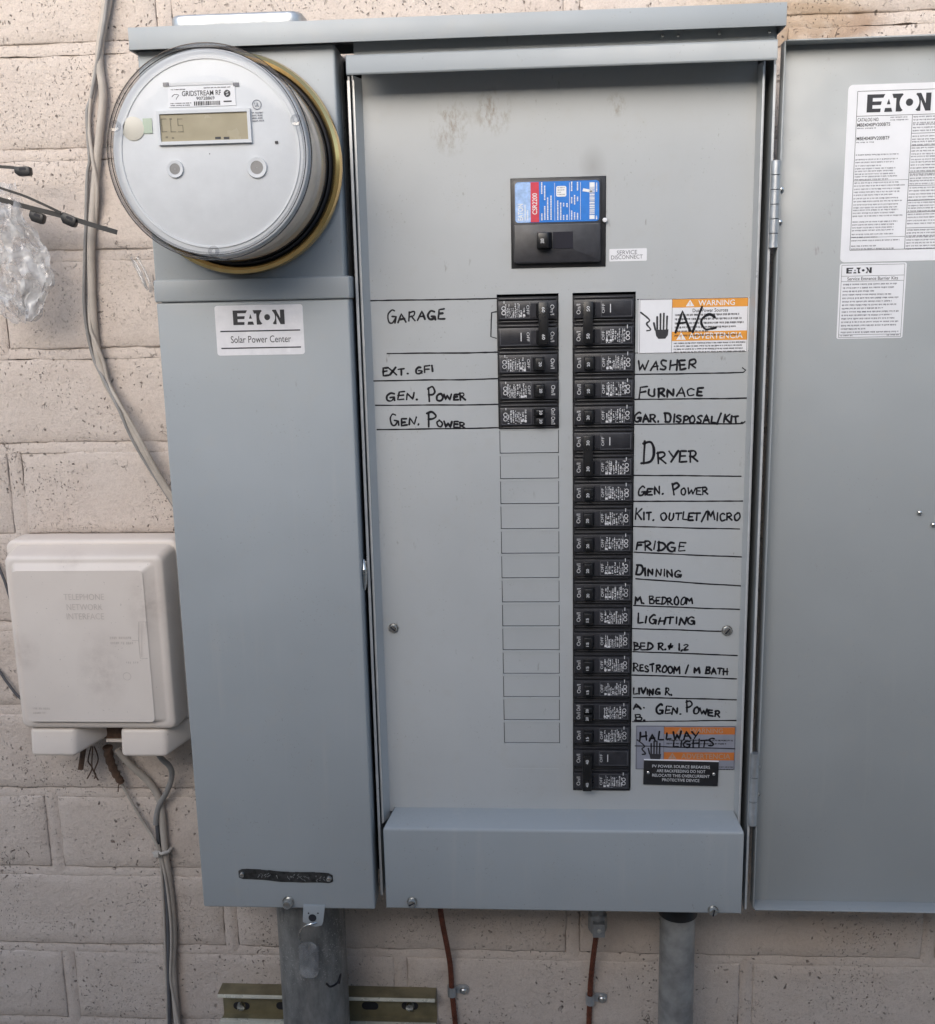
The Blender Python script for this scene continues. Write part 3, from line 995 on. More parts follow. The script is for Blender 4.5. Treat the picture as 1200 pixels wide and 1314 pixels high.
# ---- the open door: a shallow pan seen from inside
door_x0, door_x1, dz0, dz1, dyb, dyf = 0.1922, 0.5750, 1.1165, 1.9600, -0.0935, -0.1110
dm = MB()
dm.box(door_x0+0.001, door_x1-0.001, dyb, dyb+0.0014, dz0+0.001, dz1-0.001)
dm.box(door_x0, door_x0+0.0013, dyf+0.004, dyb+0.0014, dz0, dz1)
dm.box(door_x1-0.0013, door_x1, dyf, dyb+0.0014, dz0, dz1)
dm.box(door_x0+0.0013, door_x1-0.0013, dyf, dyb+0.0014, dz1-0.0013, dz1)
dm.box(door_x0+0.0013, door_x1-0.0013, dyf, dyb+0.0014, dz0, dz0+0.0013)
door = obj('door', dm, STEEL_DOOR, enc, bev=0.0004)
def hinge(za, zb, n):
    hx = 0.1885
    for i in range(n):
        z1 = za - (za-zb)*i/n; z0 = za-(za-zb)*(i+1)/n + 0.0007
        pr = [(0.0041, z0), (0.0041, z1)]
        obj('hinge_knuckle', MB().vlathe((hx, -0.1070), pr, 20), GALV, door, smooth=True)
zA, zB = at(997, 207, -.1005).z, at(990, 319, -.1005).z
hinge(zA, zB, 6)
hinge(at(968, 963, -.1005).z, at(964, 1055, -.1005).z, 3)
for px, py in ((1003, 243), (1001, 285), (974, 985), (973, 1020)):
    q = at(px, py, -0.096)
    obj('rivet', MB().lathe((q.x, q.z), [(0.0012, dyb-0.0035), (0.0021, dyb-0.0030), (0.0021, dyb)], 12), ZINC, door, smooth=True)
for px, py in ((1179.5, 657.5), (1197, 673)):
    q = at(px, py, dyb)
    obj('rivet', MB().lathe((q.x, q.z), [(0.0010, dyb-0.0035), (0.0020, dyb-0.0028), (0.0024, dyb-.0002), (0.0024, dyb)], 12), ZINC, door, smooth=True)
# ------------------------------------------------------------------ stickers, placards and handwriting on the panel
def sticker(name, px0, py0, px1, py1, Y, material, th=0.00025, r=0.0015, label=None, skew=0.0, parent=None):
    a, b = at(px0, py0, Y), at(px1, py1, Y)
    x0, x1, z0, z1 = a.x, b.x, b.z, a.z
    out = rrect(x0, x1, z0, z1, r, 4)
    s = MB().prism(out, Y-th, Y-0.00004)
    o = obj(name, s, material, parent or enc)
    if label: o['label'] = label
    return o, x0, x1, z0, z1
INKY = YD-0.00018

# brand sticker on the left cover
YS = YC-0.0018
o, x0, x1, z0, z1 = sticker('brand_sticker', 275, 392.5, 391.5, 454.5, YS, PAPER_SHINY, r=0.0025, label='silver white brand sticker on the lower left cover')
pr = MB(); yp = YS-0.0004
w = x1-x0; h = z1-z0
logo(pr, x0+w*.205, x0+w*.79, z0+h*.61, z0+h*.90, yp)
pr.flat(x0+w*.05, x0+w*.96, z0+h*.475, z0+h*.50, yp)
pr.flat(x0+w*.05, x0+w*.96, z0+h*.135, z0+h*.16, yp)
put_text(pr, 'Solar Power Center', x0+w*.165, x0+w*.85, z0+h*.25, z0+h*.39, yp)
obj('lettering', pr, PRINTK, o, recalc=False)

# service disconnect
o, x0, x1, z0, z1 = sticker('name_sticker', 782, 319.5, 830, 334.5, YD, PAPER, r=0.0008, label='small white sticker reading service disconnect')
pr = MB(); w = x1-x0; h = z1-z0; yp = YD-0.0004
put_text(pr, 'SERVICE', x0+w*.20, x0+w*.74, z0+h*.53, z0+h*.86, yp, 0.004, slope=.01)
put_text(pr, 'DISCONNECT', x0+w*.05, x0+w*.89, z0+h*.16, z0+h*.48, yp, 0.004, slope=.01)
obj('lettering', pr, PRINTG, o, recalc=False)

def hand_icon(mb, cx, cz, s, Y):
    """A hand touched by a spark."""
    for i, (dx, hgt) in enumerate(((-.30, .80), (-.10, .98), (.10, 1.0), (.30, .82))):
        ribbon(mb, [(cx+s*dx, cz+s*.05), (cx+s*dx*1.05, cz+s*hgt)], s*.13, Y)
    ribbon(mb, [(cx-s*.42, cz+s*.0), (cx-s*.52, cz+s*.42)], s*.13, Y)
    mb.poly([(cx-s*.44, cz+s*.0), (cx-s*.36, cz-s*.40), (cx-s*.22, cz-s*.58), (cx+s*.22, cz-s*.58), (cx+s*.38, cz-s*.36), (cx+s*.42, cz+s*.0)], Y)
    ribbon(mb, smooth_pts([(cx-s*1.35, cz+s*1.1), (cx-s*.80, cz+s*.62), (cx-s*.98, cz+s*.38), (cx-s*.72, cz+s*.02), (cx-s*.95, cz-s*.05)], 5), s*.11, Y)

def warning(px0, py0, px1, py1, paper, orange, ink, words, seed, split, bands, label, dim):
    o, x0, x1, z0, z1 = sticker('warning_sticker', px0, py0, px1, py1, YD, paper, r=0.0008, label=label)
    w = x1-x0; h = z1-z0
    ob = MB()
    for b0, b1 in bands:
        ob.flat(x0+w*split, x1-w*.01, z1-h*b1, z1-h*b0, YD-0.00038)
    obj('orange_band', ob, orange, o, recalc=False)
    pr = MB(); Y = YD-0.00048
    for x in (x0+w*.008, x0+w*split-0.0003, x1-w*.012):
        pr.flat(x, x+0.0003, z0+h*.01, z1-h*.01, Y)
    pr.flat(x0+w*.008, x1-w*.012, z1-h*.012, z1-h*.004, Y)
    pr.flat(x0+w*.008, x1-w*.012, z0+h*.006, z0+h*.014, Y)
    hand_icon(pr, x0+w*split*.70, z0+h*(.44 if seed == 1 else .36), h*.29, Y)
    if seed == 1:
        put_text(pr, 'Dual Power Sources', x0+w*.49, x0+w*.81, z1-h*.255, z1-h*.19, Y, 0.004)
    microprint(pr, x0+w*(split+.025), x1-w*.03, z1-h*(bands[0][1]+.12), h*.075, words, Y, .9, seed, 0.0008)
    microprint(pr, x0+w*(split+.02), x1-w*.02, z1-h*(bands[1][1]+.03), h*.055, 4, Y, .93, seed+5, 0.0007)
    obj('small_print', pr, ink, o, recalc=False)
    for (b0, b1), word, a, b in zip(bands, ('WARNING', 'ADVERTENCIA'), (.54, .46), (.87, .95)):
        wt = MB()
        zz0, zz1 = z1-h*b1, z1-h*b0
        hh = zz1-zz0
        put_text(wt, word, x0+w*a, x0+w*b, zz0+hh*.18, zz0+hh*.84, Y, 0.008)
        tx = x0+w*(split+.16 if word == 'WARNING' else split+.085)
        wt.poly([(tx-hh*.52, zz0+hh*.12), (tx+hh*.52, zz0+hh*.12), (tx, zz0+hh*.92)], Y)
        obj('band_lettering', wt, dim, o, recalc=False)
    for (b0, b1), word in zip(bands, ('W', 'A')):
        bk = MB()
        zz0, zz1 = z1-h*b1, z1-h*b0
        hh = zz1-zz0
        tx = x0+w*(split+.16 if word == 'W' else split+.085)
        bk.flat(tx-hh*.05, tx+hh*.05, zz0+hh*.34, zz0+hh*.68, Y-.0001)
        bk.flat(tx-hh*.05, tx+hh*.05, zz0+hh*.2, zz0+hh*.28, Y-.0001)
        obj('exclamation_mark', bk, orange, o, recalc=False)
    return o
warning(820, 384, 959.5, 451.5, PAPER, ORANGE, PRINTK, 6, 1, .305, [(0.015, .165), (.605, .775)], 'white and orange warning sticker with hand symbol at the upper right', PRINTWB)
warning(816, 931, 943, 988, CLEARGREY, ORANGE2, PRINTK, 2, 2, .285, [(.03, .19), (.60, .78)], 'grey and orange warning sticker low on the panel', mat('dull_print', (.40, .27, .2), .5))

# black placard
a, b = at(826, 975.5, YD), at(921, 1007, YD)
pl = MB(); ang = math.radians(-1.0)
cx, cz = (a.x+b.x)/2, (a.z+b.z)/2
hw, hh = (b.x-a.x)/2, (a.z-b.z)/2
def rot(u, v): return (cx+u*math.cos(ang)-v*math.sin(ang), cz+u*math.sin(ang)+v*math.cos(ang))
pl.prism([rot(-hw, -hh), rot(hw, -hh), rot(hw, hh), rot(-hw, hh)], YD-0.0022, YD-0.0004)
plo = obj('placard', pl, BLACK, enc, bev=0.0003)
plo['label'] = 'black engraved placard about backfeeding breakers'
back = MB()
back.prism([rot(-hw*.999+.0002, hh*.9), rot(hw*.998, hh*.9), rot(hw, hh+.0009), rot(-hw, hh+.0009)], YD-0.0016, YD-0.0004)
obj('foam_edge', back, PAPER, plo)
pr = MB(); yp = YD-0.0024
for i, (s_, f) in enumerate((('PV POWER SOURCE BREAKERS', .77), ('ARE BACKFEEDING DO NOT', .65), ('RELOCATE THIS OVERCURRENT', .77), ('PROTECTIVE DEVICE', .50))):
    zc = cz + hh*(0.60-0.38*i)
    put_text(pr, s_, cx-hw*f, cx+hw*f, zc-hh*.12, zc+hh*.12, yp, 0.003, slope=math.tan(ang))
obj('lettering', pr, PRINTW, plo, recalc=False)
for s_ in (-1, 1):
    q = rot(s_*hw*.88, 0)
    obj('rivet', MB().lathe(q, [(0.0008, YD-0.0034), (0.0016, YD-0.0028), (0.0016, YD-0.0022)], 10), ZINC, plo, smooth=True)

# stickers on the inside of the door
YI = dyb
o, x0, x1, z0, z1 = sticker('rating_sticker', 1089, 109, 1330, 331, YI, PAPER, r=0.004, label='large white rating sticker on the open door')
w = at(1200, 200, YI).x - at(1089, 200, YI).x
h = z1-z0
pr = MB(); yp = YI-0.0004
X = lambda px: at(px, 220, YI).x
Z = lambda py: at(1140, py, YI).z
xl = x0 + (X(1101)-X(1089)); xc = x0+(X(1172)-X(1089))
logo(pr, X(1108), X(1189), Z(143.5), Z(120.5), yp)
for zz in (Z(116), Z(148), Z(320)):
    pr.flat(xl, x1-.006, zz-.0002, zz+.0002, yp)
for xx in (xl, xc):
    pr.flat(xx-.0002, xx+.0002, Z(320), Z(116) if xx == xl else Z(148), yp)
pr.flat(xl, xc, Z(231.2), Z(230.8), yp); pr.flat(xl, xc, Z(304), Z(303.6), yp)
for py in (172, 188, 222, 239, 258, 273, 293):
    pr.flat(xc, x1-.006, Z(py)-.0002, Z(py)+.0002, yp)
put_text(pr, 'CATALOG NO.', xl+.001, xl+.020, Z(155), Z(150.5), yp, 0.012)
put_text(pr, 'MBE4040PV200BTS', xl+.001, xl+.030, Z(161.5), Z(157), yp, 0.012)
put_text(pr, 'MBE4040PV200BTF', xl+.001, xl+.030, Z(179), Z(174.5), yp, 0.012)
obj('lettering', pr, PRINTK, o, recalc=False)
mp = MB()
microprint(mp, xl+.030, xc-.002, Z(150), .0022, 2, yp, .8, 3, .0009)
microprint(mp, xl+.001, xl+.030, Z(163), .0022, 1, yp, .9, 31, .0009)
microprint(mp, xl+.001, xl+.030, Z(181), .0022, 1, yp, .9, 32, .0009)
for i, py in enumerate((197, 203, 211, 218, 225)):
    microprint(mp, xl+.001, xc-.004, Z(py), .0025, 2 if i else 1, yp, .75, 40+i, .0007)
for i, (py, nl) in enumerate(((233, 2), (241, 3), (253, 2), (261, 2), (268, 3), (283, 3), (294, 1), (299, 2), (307, 1), (314, 2))):
    microprint(mp, xl+.001, xc-.003, Z(py), .0026, nl, yp, .8, 60+i, .0007)
for i, (py, nl) in enumerate(((150, 3), (160, 3), (175, 2), (182, 2), (190, 3), (201, 2), (208, 5), (225, 2), (232, 2), (241, 2), (249, 3), (260, 2), (267, 2), (275, 2), (283, 2), (295, 3), (304, 5))):
    microprint(mp, xc+.001, x1-.008, Z(py), .0026, nl, yp, .85, 90+i, .0007)
obj('small_print', mp, PRINTG, o, recalc=False)

o, x0, x1, z0, z1 = sticker('kit_sticker', 1078, 338.5, 1158, 433.5, YI, PAPER, r=0.0018, label='small white kit instruction sticker on the open door')
pr = MB()
w = x1-x0; h = z1-z0
logo(pr, x0+w*.10, x0+w*.48, z1-h*.13, z1-h*.055, yp)
for f in (.165, .235, .945): pr.flat(x0+w*.03, x1-w*.03, z1-h*f-.00015, z1-h*f+.00015, yp)
for xx in (x0+w*.03, x1-w*.03): pr.flat(xx-.00015, xx+.00015, z0+h*.02, z1-h*.02, yp)
pr.flat(x0+w*.03, x1-w*.03, z1-h*.02-.00015, z1-h*.02+.00015, yp)
pr.flat(x0+w*.03, x1-w*.03, z0+h*.02-.00015, z0+h*.02+.00015, yp)
put_text(pr, 'Service Entrance Barrier Kits', x0+w*.12, x0+w*.88, z1-h*.222, z1-h*.178, yp, 0.004)
obj('lettering', pr, PRINTK, o, recalc=False)
mp = MB()
microprint(mp, x0+w*.06, x1-w*.06, z1-h*.265, h*.0455, 15, yp, .82, 130, .0008)
microprint(mp, x0+w*.06, x0+w*.25, z0+h*.05, h*.03, 1, yp, .9, 131, .0009)
microprint(mp, x0+w*.76, x0+w*.95, z0+h*.05, h*.03, 1, yp, .9, 132, .0009)
obj('small_print', mp, PRINTG, o, recalc=False)

# handwriting: (text, x0, x1, baseline y at left, at right, cap height px, tall initials, pen width)
rows = [
 ('GARAGE', 497, 570, 414, 409, 11.5, {0: 1.25}), ('EXT. GFI', 491, 556, 482.5, 477, 8.5, {0: 1.2}),
 ('GEN. ', 496, 536, 514, 512, 9, {0: 1.05}), ('POWER', 549, 597, 514, 512, 8, {0: 2.0}),
 ('GEN. ', 501, 538, 547, 545, 10, {0: 1.3}), ('POWER', 549, 597, 547, 549, 8, {0: 2.4}),
 ('WASHER', 818, 893, 476, 473, 11, {}), ('FURNACE', 820, 901, 510, 508, 10, {0: 1.5}),
 ('GAR. DISPOSAL/KIT.', 814, 952, 541, 543, 9.5, {0: 1.25, 5: 1.2, 15: 1.2}),
 ('DRYER', 824, 896, 595, 592, 14, {0: 1.75}), ('GEN. ', 819, 851, 635, 635, 9, {0: 1.2}), ('POWER', 863, 908, 635, 635, 9, {0: 1.8}),
 ('KIT. OUTLET/MICRO', 815, 949, 667, 668, 9, {0: 1.4, 12: 1.2}), ('FRIDGE', 816, 878, 705, 707, 10.5, {}),
 ('DINNING', 816, 874, 737, 741, 9, {0: 1.3}), ('M. BEDROOM', 815, 889, 775, 775, 8.5, {0: 1.15}),
 ('LIGHTING', 818, 892, 800, 801, 9.5, {0: 1.25}), ('BED R.# 1,2', 814, 883, 833, 834, 8, {0: 1.1}),
 ('RESTROOM / M BATH', 813, 934, 861, 866, 8, {0: 1.15}), ('LIVING R.', 813, 862, 891, 892, 8, {0: 1.2}),
 ('A.', 813, 827, 909, 909, 6.5, {}), ('B.', 815, 828, 924, 924, 8, {}), ('GEN. ', 842, 874, 916, 916, 9, {0: 1.2}), ('POWER', 880, 923, 914, 920, 8, {0: 1.7}),
]
for i, (s_, a, b, y0, y1, hp_, big) in enumerate(rows):
    s_ = s_.rstrip() if s_.startswith('GEN') else s_
    A, B = at(a, y0, INKY), at(b, y1, INKY)
    hh = (at(a, y0-hp_, INKY)-A).length
    mb = MB()
    handwrite(mb, s_, A.x, B.x, A.z, hh, INKY, 0.0020 if i != 9 else 0.0024, (B.z-A.z)/(B.x-A.x), 11+i, big)
    obj('handwritten_word', mb, INK, enc, recalc=False)
for s_, a, b, y0, y1, hp_, w_ in (('A', 866, 886, 427, 425, 27, .0024), ('/', 888, 901, 424, 424, 23, .0022), ('C', 899, 917, 423, 423, 20, .0022),
                                  ('HALLWAY', 821, 897, 951, 948, 10, .0019), ('LIGHTS', 864, 917, 959, 957, 9, .0019)):
    Y = YD-0.0006
    A, B = at(a, y0, Y), at(b, y1, Y)
    mb = MB()
    handwrite(mb, s_, A.x, B.x, A.z, (at(a, y0-hp_, Y)-A).length, Y, w_, (B.z-A.z)/(B.x-A.x), 77, {0: 1.2} if s_ == 'HALLWAY' else {})
    obj('handwritten_word', mb, INK, enc, recalc=False)
lines = [((473, 386), (638, 383)), ((497, 454), (639, 452)), ((476, 489), (640, 486)), ((482, 520), (641, 519)), ((484, 551), (641, 549)),
 ((815, 480.5), (954, 478), [(957, 475), (953, 472)]), ((815, 512.5), (958, 511)), ((812, 544.5), (953, 543.5), [(956, 541)]), ((813, 610), (951, 611)),
 ((812, 643.5), (953, 643)), ((812, 676), (949, 679)), ((814, 709), (953, 715)), ((816, 743), (951, 752)), ((813, 777), (949, 782)),
 ((812, 806.5), (926, 810)), ((812, 836), (946, 841)), ((811, 866), (945, 871)), ((813, 895), (945, 898)), ((812, 926), (945, 924.5))]
for ln in lines:
    mb = MB()
    ink_line(mb, ln[0], ln[1], INKY, 0.0014, ln[2] if len(ln) > 2 else None)
    obj('ink_line', mb, INK, enc, recalc=False)
mb = MB(); ink_line(mb, (815, 957), (943, 961), YD-0.0006, 0.0011); obj('ink_line', mb, INK, enc, recalc=False)
mb = MB(); ink_line(mb, (818, 384), (962, 382.5), INKY, 0.0009); ink_line(mb, (815, 453), (961, 450.5), INKY, 0.0010); obj('ink_line', mb, INK, enc, recalc=False)
mb = MB()
ribbon(mb, [(at(x, y, INKY).x, at(x, y, INKY).z) for x, y in ((637, 400), (631, 401), (630.5, 412), (630, 432), (637, 434))], 0.0012, INKY)
obj('ink_bracket', mb, INK, enc, recalc=False)

# ------------------------------------------------------------------ breakers
def breaker(side, k, nrows, ratings, label, tandem=False, bare_first=None):
    """A plug-in breaker over nrows slot rows. side 1 = right column (handle towards the left)."""
    x0, x1 = (RCX0+0.0004, RCX1-0.0008) if side > 0 else (LCX0+0.0006, LCX1-0.0004)
    zt, zb = row_z(k)-0.0002, row_z(k+nrows)+0.0002
    W = x1-x0
    def U(u0, u1):       # u measured from the handle end
        return (x0+u0*W, x0+u1*W) if side > 0 else (x1-u1*W, x1-u0*W)
    jx, jz_ = random.Random(k*7+side).uniform(-.0004, .0003), random.Random(k*13+side).uniform(-.00015, .00015)
    x0 += jx; x1 += jx
    t_ = thing('circuit_breaker', label, 'circuit breaker', ((x0+x1)/2, YD, zb), 'plug-in breakers in the dead front columns')
    for j in range(nrows):
        a, b = row_z(k+j)-0.0002, row_z(k+j+1)+0.0002
        m_ = MB()
        m_.box(x0, x1, YD-0.0012, YD+0.03, b, a)
        obj('body', m_, BLACK, t_, bev=0.0003, segs=1)
        f_ = MB()
        f_.box(x0+W*.02, x1-W*.02, YD-0.0046, YD-0.0010, b+0.0036, a-0.0040)
        f_.box(x0+W*.03, x1-W*.03, YD-0.0030, YD-0.0010, a-0.0030, a-0.0012)
        f_.box(x0+W*.06, x1-W*.06, YD-0.0024, YD-0.0010, b+0.0008, b+0.0022)
        obj('front_face', f_, BLACK2, t_, bev=0.0005, segs=2)
        # handle well and handle
        za, zc_ = a-0.0062, b+0.0056
        hz = [(za, zc_)] if not tandem else [(a-0.0048, (a+b)/2+0.0008), ((a+b)/2-0.0004, b+0.0044)]
        for h1, h0 in hz:
            wx0, wx1 = U(.36, .44)
            obj('handle_well', MB().box(wx0, wx1, YD-0.0048, YD-0.0040, h0+.0004, h1-.0004), DARKIN, t_)
        for hi, (h1, h0) in enumerate(hz):
            on = 0.0
            if side < 0 and nrows == 1:
                on = .06
            p0, p1 = U(.17+on, .36+on)
            hm = MB()
            ym = YD-0.0115
            o_ = 0.0016
            if side > 0: fx0, fx1 = p0+o_*.4, p1-o_*1.6
            else: fx0, fx1 = p0+o_*1.6, p1-o_*.4
            hm.add([(p0, YD-.0044, h0), (p1, YD-.0044, h0), (p1, YD-.0044, h1), (p0, YD-.0044, h1), (fx0, ym, h0+.001), (fx1, ym, h0+.001), (fx1, ym, h1-.001), (fx0, ym, h1-.001)],
                   [(3, 2, 1, 0), (4, 5, 6, 7), (0, 1, 5, 4), (1, 2, 6, 5), (2, 3, 7, 6), (3, 0, 4, 7)])
            ho = obj('handle', hm, HANDLE, t_, bev=0.0005)
            nm = MB()
            r_ = ratings[min(j*len(hz)+hi, len(ratings)-1)]
            cxx = (fx0+fx1)/2 - 0.0006*side; zz = h0 + (h1-h0)*(.42 if side > 0 else .5)
            hz_ = min(.0042, (h1-h0)*.6)
            put_text(nm, r_, cxx-.0014, cxx+.0014, zz-hz_/2, zz+hz_/2, ym-0.0002, 0.01, 90 if side > 0 else -90)
            obj('rating_number', nm, PRINTW, ho, recalc=False)
        # printed marks
        pm = MB(); yp_ = YD-0.0048
        R = random.Random(k*10+j+side*500)
        u0, u1 = U(.06, .125)
        for h1, h0 in hz:
            zc2 = (h1+h0)/2; e = min(.0048, (h1-h0)*.48)
            put_text(pm, 'On/I', u0, u1, zc2-e, zc2+e, yp_, 0, 90 if side > 0 else -90)
        u0, u1 = U(.47, .515)
        if not tandem:
            put_text(pm, 'OFF', u0, u1, (a+b)/2-.0044, (a+b)/2+.0044, yp_, 0, 90 if side > 0 else -90)
        blank = (nrows == 2 and ((side > 0 and j == 0) or (side < 0 and j == 1)))
        if blank:
            u0, u1 = U(.60, .615)
            pm.flat(u0, u1, (a+b)/2-.004, (a+b)/2+.004, yp_)
        else:
            uu = .535+R.uniform(0, .01)
            while uu < .85:
                cw = R.choice((.016, .022, .030, .038))
                u0, u1 = U(uu, uu+cw*.72)
                z = b+0.0054+R.choice((0, 0, .0012)); top = a-0.0060 - R.choice((0, .0006, .0022, .0046))
                while z < top:
                    e = R.choice((.00035, .0005, .0008, .0013))
                    if R.random() > .12:
                        s0 = u0 + (u1-u0)*R.choice((0, 0, .3)); s1 = u1 - (u1-u0)*R.choice((0, 0, .35))
                        pm.flat(s0, s1, z, min(top, z+e), yp_)
                    z += e+R.choice((.0002, .00035, .0006))
                uu += cw+.004
            for q in range(2):
                u0, u1 = U(.535+.06*q, .575+.06*q); zz = b+.0052+R.uniform(0, .002)
                pm.flat(u0, u1, zz, zz+.0019, yp_-.00005)
            cxx = sum(U(.88, .90))/2
            for zc2 in ((a+b)/2-.0025, (a+b)/2+.0018):
                pts = [(cxx+.0018*math.cos(w_*PI/5), zc2+.0018*math.sin(w_*PI/5)) for w_ in range(11)]
                ribbon(pm, pts, .0007, yp_)
            u0, u1 = U(.875, .888)
            pm.flat(u0, u1, a-.0062, a-.0028 if side > 0 else a-.004, yp_)
        obj('printed_marks', pm, PRINTW, t_, recalc=False)
        # fine moulded outline round the print
        om = MB()
        u0, u1 = U(.46, .95)
        for zz in (a-.0052, b+.0050):
            om.flat(u0, u1, zz-.00012, zz+.00012, yp_)
        om.flat(u0-.00012, u0+.00012, b+.005, a-.0052, yp_); om.flat(u1-.00012, u1+.00012, b+.005, a-.0052, yp_)
        obj('moulded_outline', om, PRINTG, t_, recalc=False)
    if nrows == 2:
        q0, q1 = U(.16, .32)
        tie = MB().box(q0, q1, YD-0.0145, YD-0.0112, row_z(k+2)+.0055, row_z(k)-.0058)
        to = obj('handle_tie', tie, HANDLE, t_, bev=0.0008)
        nm = MB()
        for j, zz in enumerate((row_z(k+.5), row_z(k+1.5))):
            cxx = (q0+q1)/2
            put_text(nm, ratings[0], cxx-.0015, cxx+.0015, zz-.0024, zz+.0024, YD-0.0147, 0.01, 90 if side > 0 else -90)
        obj('rating_number', nm, PRINTW, to, recalc=False)
    return t_
breaker(-1, 0, 2, ['60', '60'], 'black double-pole breaker beside the handwritten word GARAGE')
breaker(-1, 2, 1, ['20'], 'black single-pole breaker beside the handwritten words EXT. GFI')
breaker(-1, 3, 1, ['20'], 'black single-pole breaker beside the upper GEN. POWER of the left column')
breaker(-1, 4, 1, ['20', '20'], 'black tandem breaker at the bottom of the short left column', tandem=True)
breaker(1, 0, 2, ['50', '50'], 'black double-pole breaker beside the handwritten A/C on the warning sticker')
for k, (rt, nm_) in {2: ('20', 'WASHER'), 3: ('20', 'FURNACE'), 4: ('20', 'GAR. DISPOSAL/KIT.'), 7: ('20', 'GEN. POWER below DRYER'), 8: ('20', 'KIT. OUTLET/MICRO'),
                 9: ('20', 'FRIDGE'), 10: ('20', 'DINNING'), 11: ('20', 'M. BEDROOM'), 12: ('15', 'LIGHTING'), 13: ('15', 'BED R.# 1,2'), 14: ('15', 'RESTROOM / M BATH'),
                 15: ('15', 'LIVING R.'), 17: ('15', 'HALLWAY LIGHTS')}.items():
    breaker(1, k, 1, [rt], 'black single-pole breaker beside the handwritten words '+nm_ if ' ' in nm_ else 'black single-pole breaker beside the handwritten word '+nm_)
breaker(1, 5, 2, ['30', '30'], 'black double-pole breaker beside the handwritten word DRYER')
breaker(1, 16, 1, ['20', '20'], 'black tandem breaker beside the handwritten A. and B. GEN. POWER', tandem=True)
breaker(1, 18, 2, ['40', '40'], 'black double-pole breaker at the bottom of the right column')

# main breaker
mbk = thing('main_breaker', 'large black main breaker with blue label above the breaker columns', 'circuit breaker', ((MX0+MX1)/2, YD, MZ0))
W, H = MX1-MX0, MZ1-MZ0
obj('body', MB().box(MX0+.0004, MX1-.0004, YD-0.0015, YD+0.04, MZ0+.0004, MZ1-.0004), BLACK, mbk, bev=0.0006)
obj('front_face', MB().prism(rrect(MX0+W*.025, MX1-W*.055, MZ0+H*.05, MZ1-H*.03, .003), YD-0.0045, YD-0.001), BLACK2, mbk, bev=0.0006)
obj('lower_face', MB().prism(rrect(MX0+W*.03, MX1-W*.06, MZ0+H*.055, MZ0+H*.485, .002), YD-0.0075, YD-0.004), BLACK2, mbk, bev=0.0008)
hx0, hx1 = MX0+W*.27, MX0+W*.65
hz0, hz1 = MZ0+H*.21, MZ0+H*.395
obj('handle_well', MB().box(MX0+W*.44, hx1, YD-0.0080, YD-0.0074, hz0, hz1), mat('navy_well', (.012, .012, .022), .3), mbk)
hm = MB()
a0, a1 = hx0, MX0+W*.435
hm.add([(a0, YD-.0074, hz0), (a1, YD-.0074, hz0), (a1, YD-.0074, hz1), (a0, YD-.0074, hz1), (a0+.001, YD-.021, hz0+.001), (a1-.004, YD-.021, hz0+.001), (a1-.004, YD-.021, hz1-.001), (a0+.001, YD-.021, hz1-.001)],
       [(3, 2, 1, 0), (4, 5, 6, 7), (0, 1, 5, 4), (1, 2, 6, 5), (2, 3, 7, 6), (3, 0, 4, 7)])
mh = obj('handle', hm, HANDLE, mbk, bev=0.001)
nm = MB(); put_text(nm, '200', a0+.0035, a0+.0068, hz0+.0045, hz1-.0065, YD-.0213, .006, 90); obj('rating_number', nm, PRINTW, mh, recalc=False)
lx0, lx1, lz0, lz1 = MX0+W*.048, MX1-W*.075, MZ0+H*.505, MZ1-H*.05
lab = obj('blue_label', MB().prism(rrect(lx0, lx1, lz0, lz1, .003, 4), YD-0.0049, YD-0.0046), BLUE, mbk)
LW, LH = lx1-lx0, lz1-lz0
yl = YD-0.00505
pb = MB(); pb.poly(rrect(lx0+.0002, lx0+LW*.195, lz0+.0002, lz1-.0002, .0025, 4), yl); obj('pale_panel', pb, PALEBLUE, lab, recalc=False)
rb = MB(); rb.flat(lx0+LW*.185, lx0+LW*.285, lz0+.0003, lz1-.0003, yl-.00008); obj('red_band', rb, RED, lab, recalc=False)
wp = MB(); yw_ = yl-.00016
put_text(wp, 'EATON', lx0+LW*.03, lx0+LW*.095, lz0+LH*.06, lz0+LH*.47, yw_, .02, 90)
put_text(wp, 'CSR2200', lx0+LW*.205, lx0+LW*.262, lz0+LH*.20, lz0+LH*.72, yw_, .01, 90)
for u in (.47, .645, .775):
    wp.flat(lx0+LW*u, lx0+LW*u+.0003, lz0+LH*.04, lz1-LH*.04, yw_)
wp.poly(rrect(lx0+LW*.49, lx0+LW*.61, lz0+LH*.62, lz0+LH*.88, .0015, 3), yw_)
R_ = random.Random(3)
for u, v0, v1 in ((.11, .06, .45), (.14, .06, .3), (.31, .05, .2), (.31, .7, .95), (.345, .06, .4), (.345, .55, .9), (.38, .06, .6), (.42, .06, .62), (.50, .05, .52), (.535, .05, .45), (.57, .05, .16), (.57, .38, .46),
                  (.61, .05, .16), (.61, .36, .44), (.665, .05, .28), (.665, .45, .60), (.665, .75, .95), (.70, .05, .22), (.70, .42, .62), (.735, .05, .2), (.735, .5, .6), (.735, .76, .94), (.96, .04, .12), (.96, .72, .92)):
    z = lz0+LH*v0
    while z < lz0+LH*v1:
        e = R_.uniform(.0005, .0013)
        wp.flat(lx0+LW*u, lx0+LW*u+.0012, z, z+e, yw_); z += e+.00035
wp.flat(lx0+LW*.885, lx0+LW*.945, lz0+LH*.05, lz0+LH*.15, yw_); wp.flat(lx0+LW*.885, lx0+LW*.945, lz0+LH*.84, lz0+LH*.95, yw_)
z = lz0+LH*.17
while z < lz0+LH*.83:
    e = R_.choice((.0004, .0007, .0011)); wp.flat(lx0+LW*.885, lx0+LW*.945, z, z+e, yw_); z += e+R_.choice((.0004, .0006))
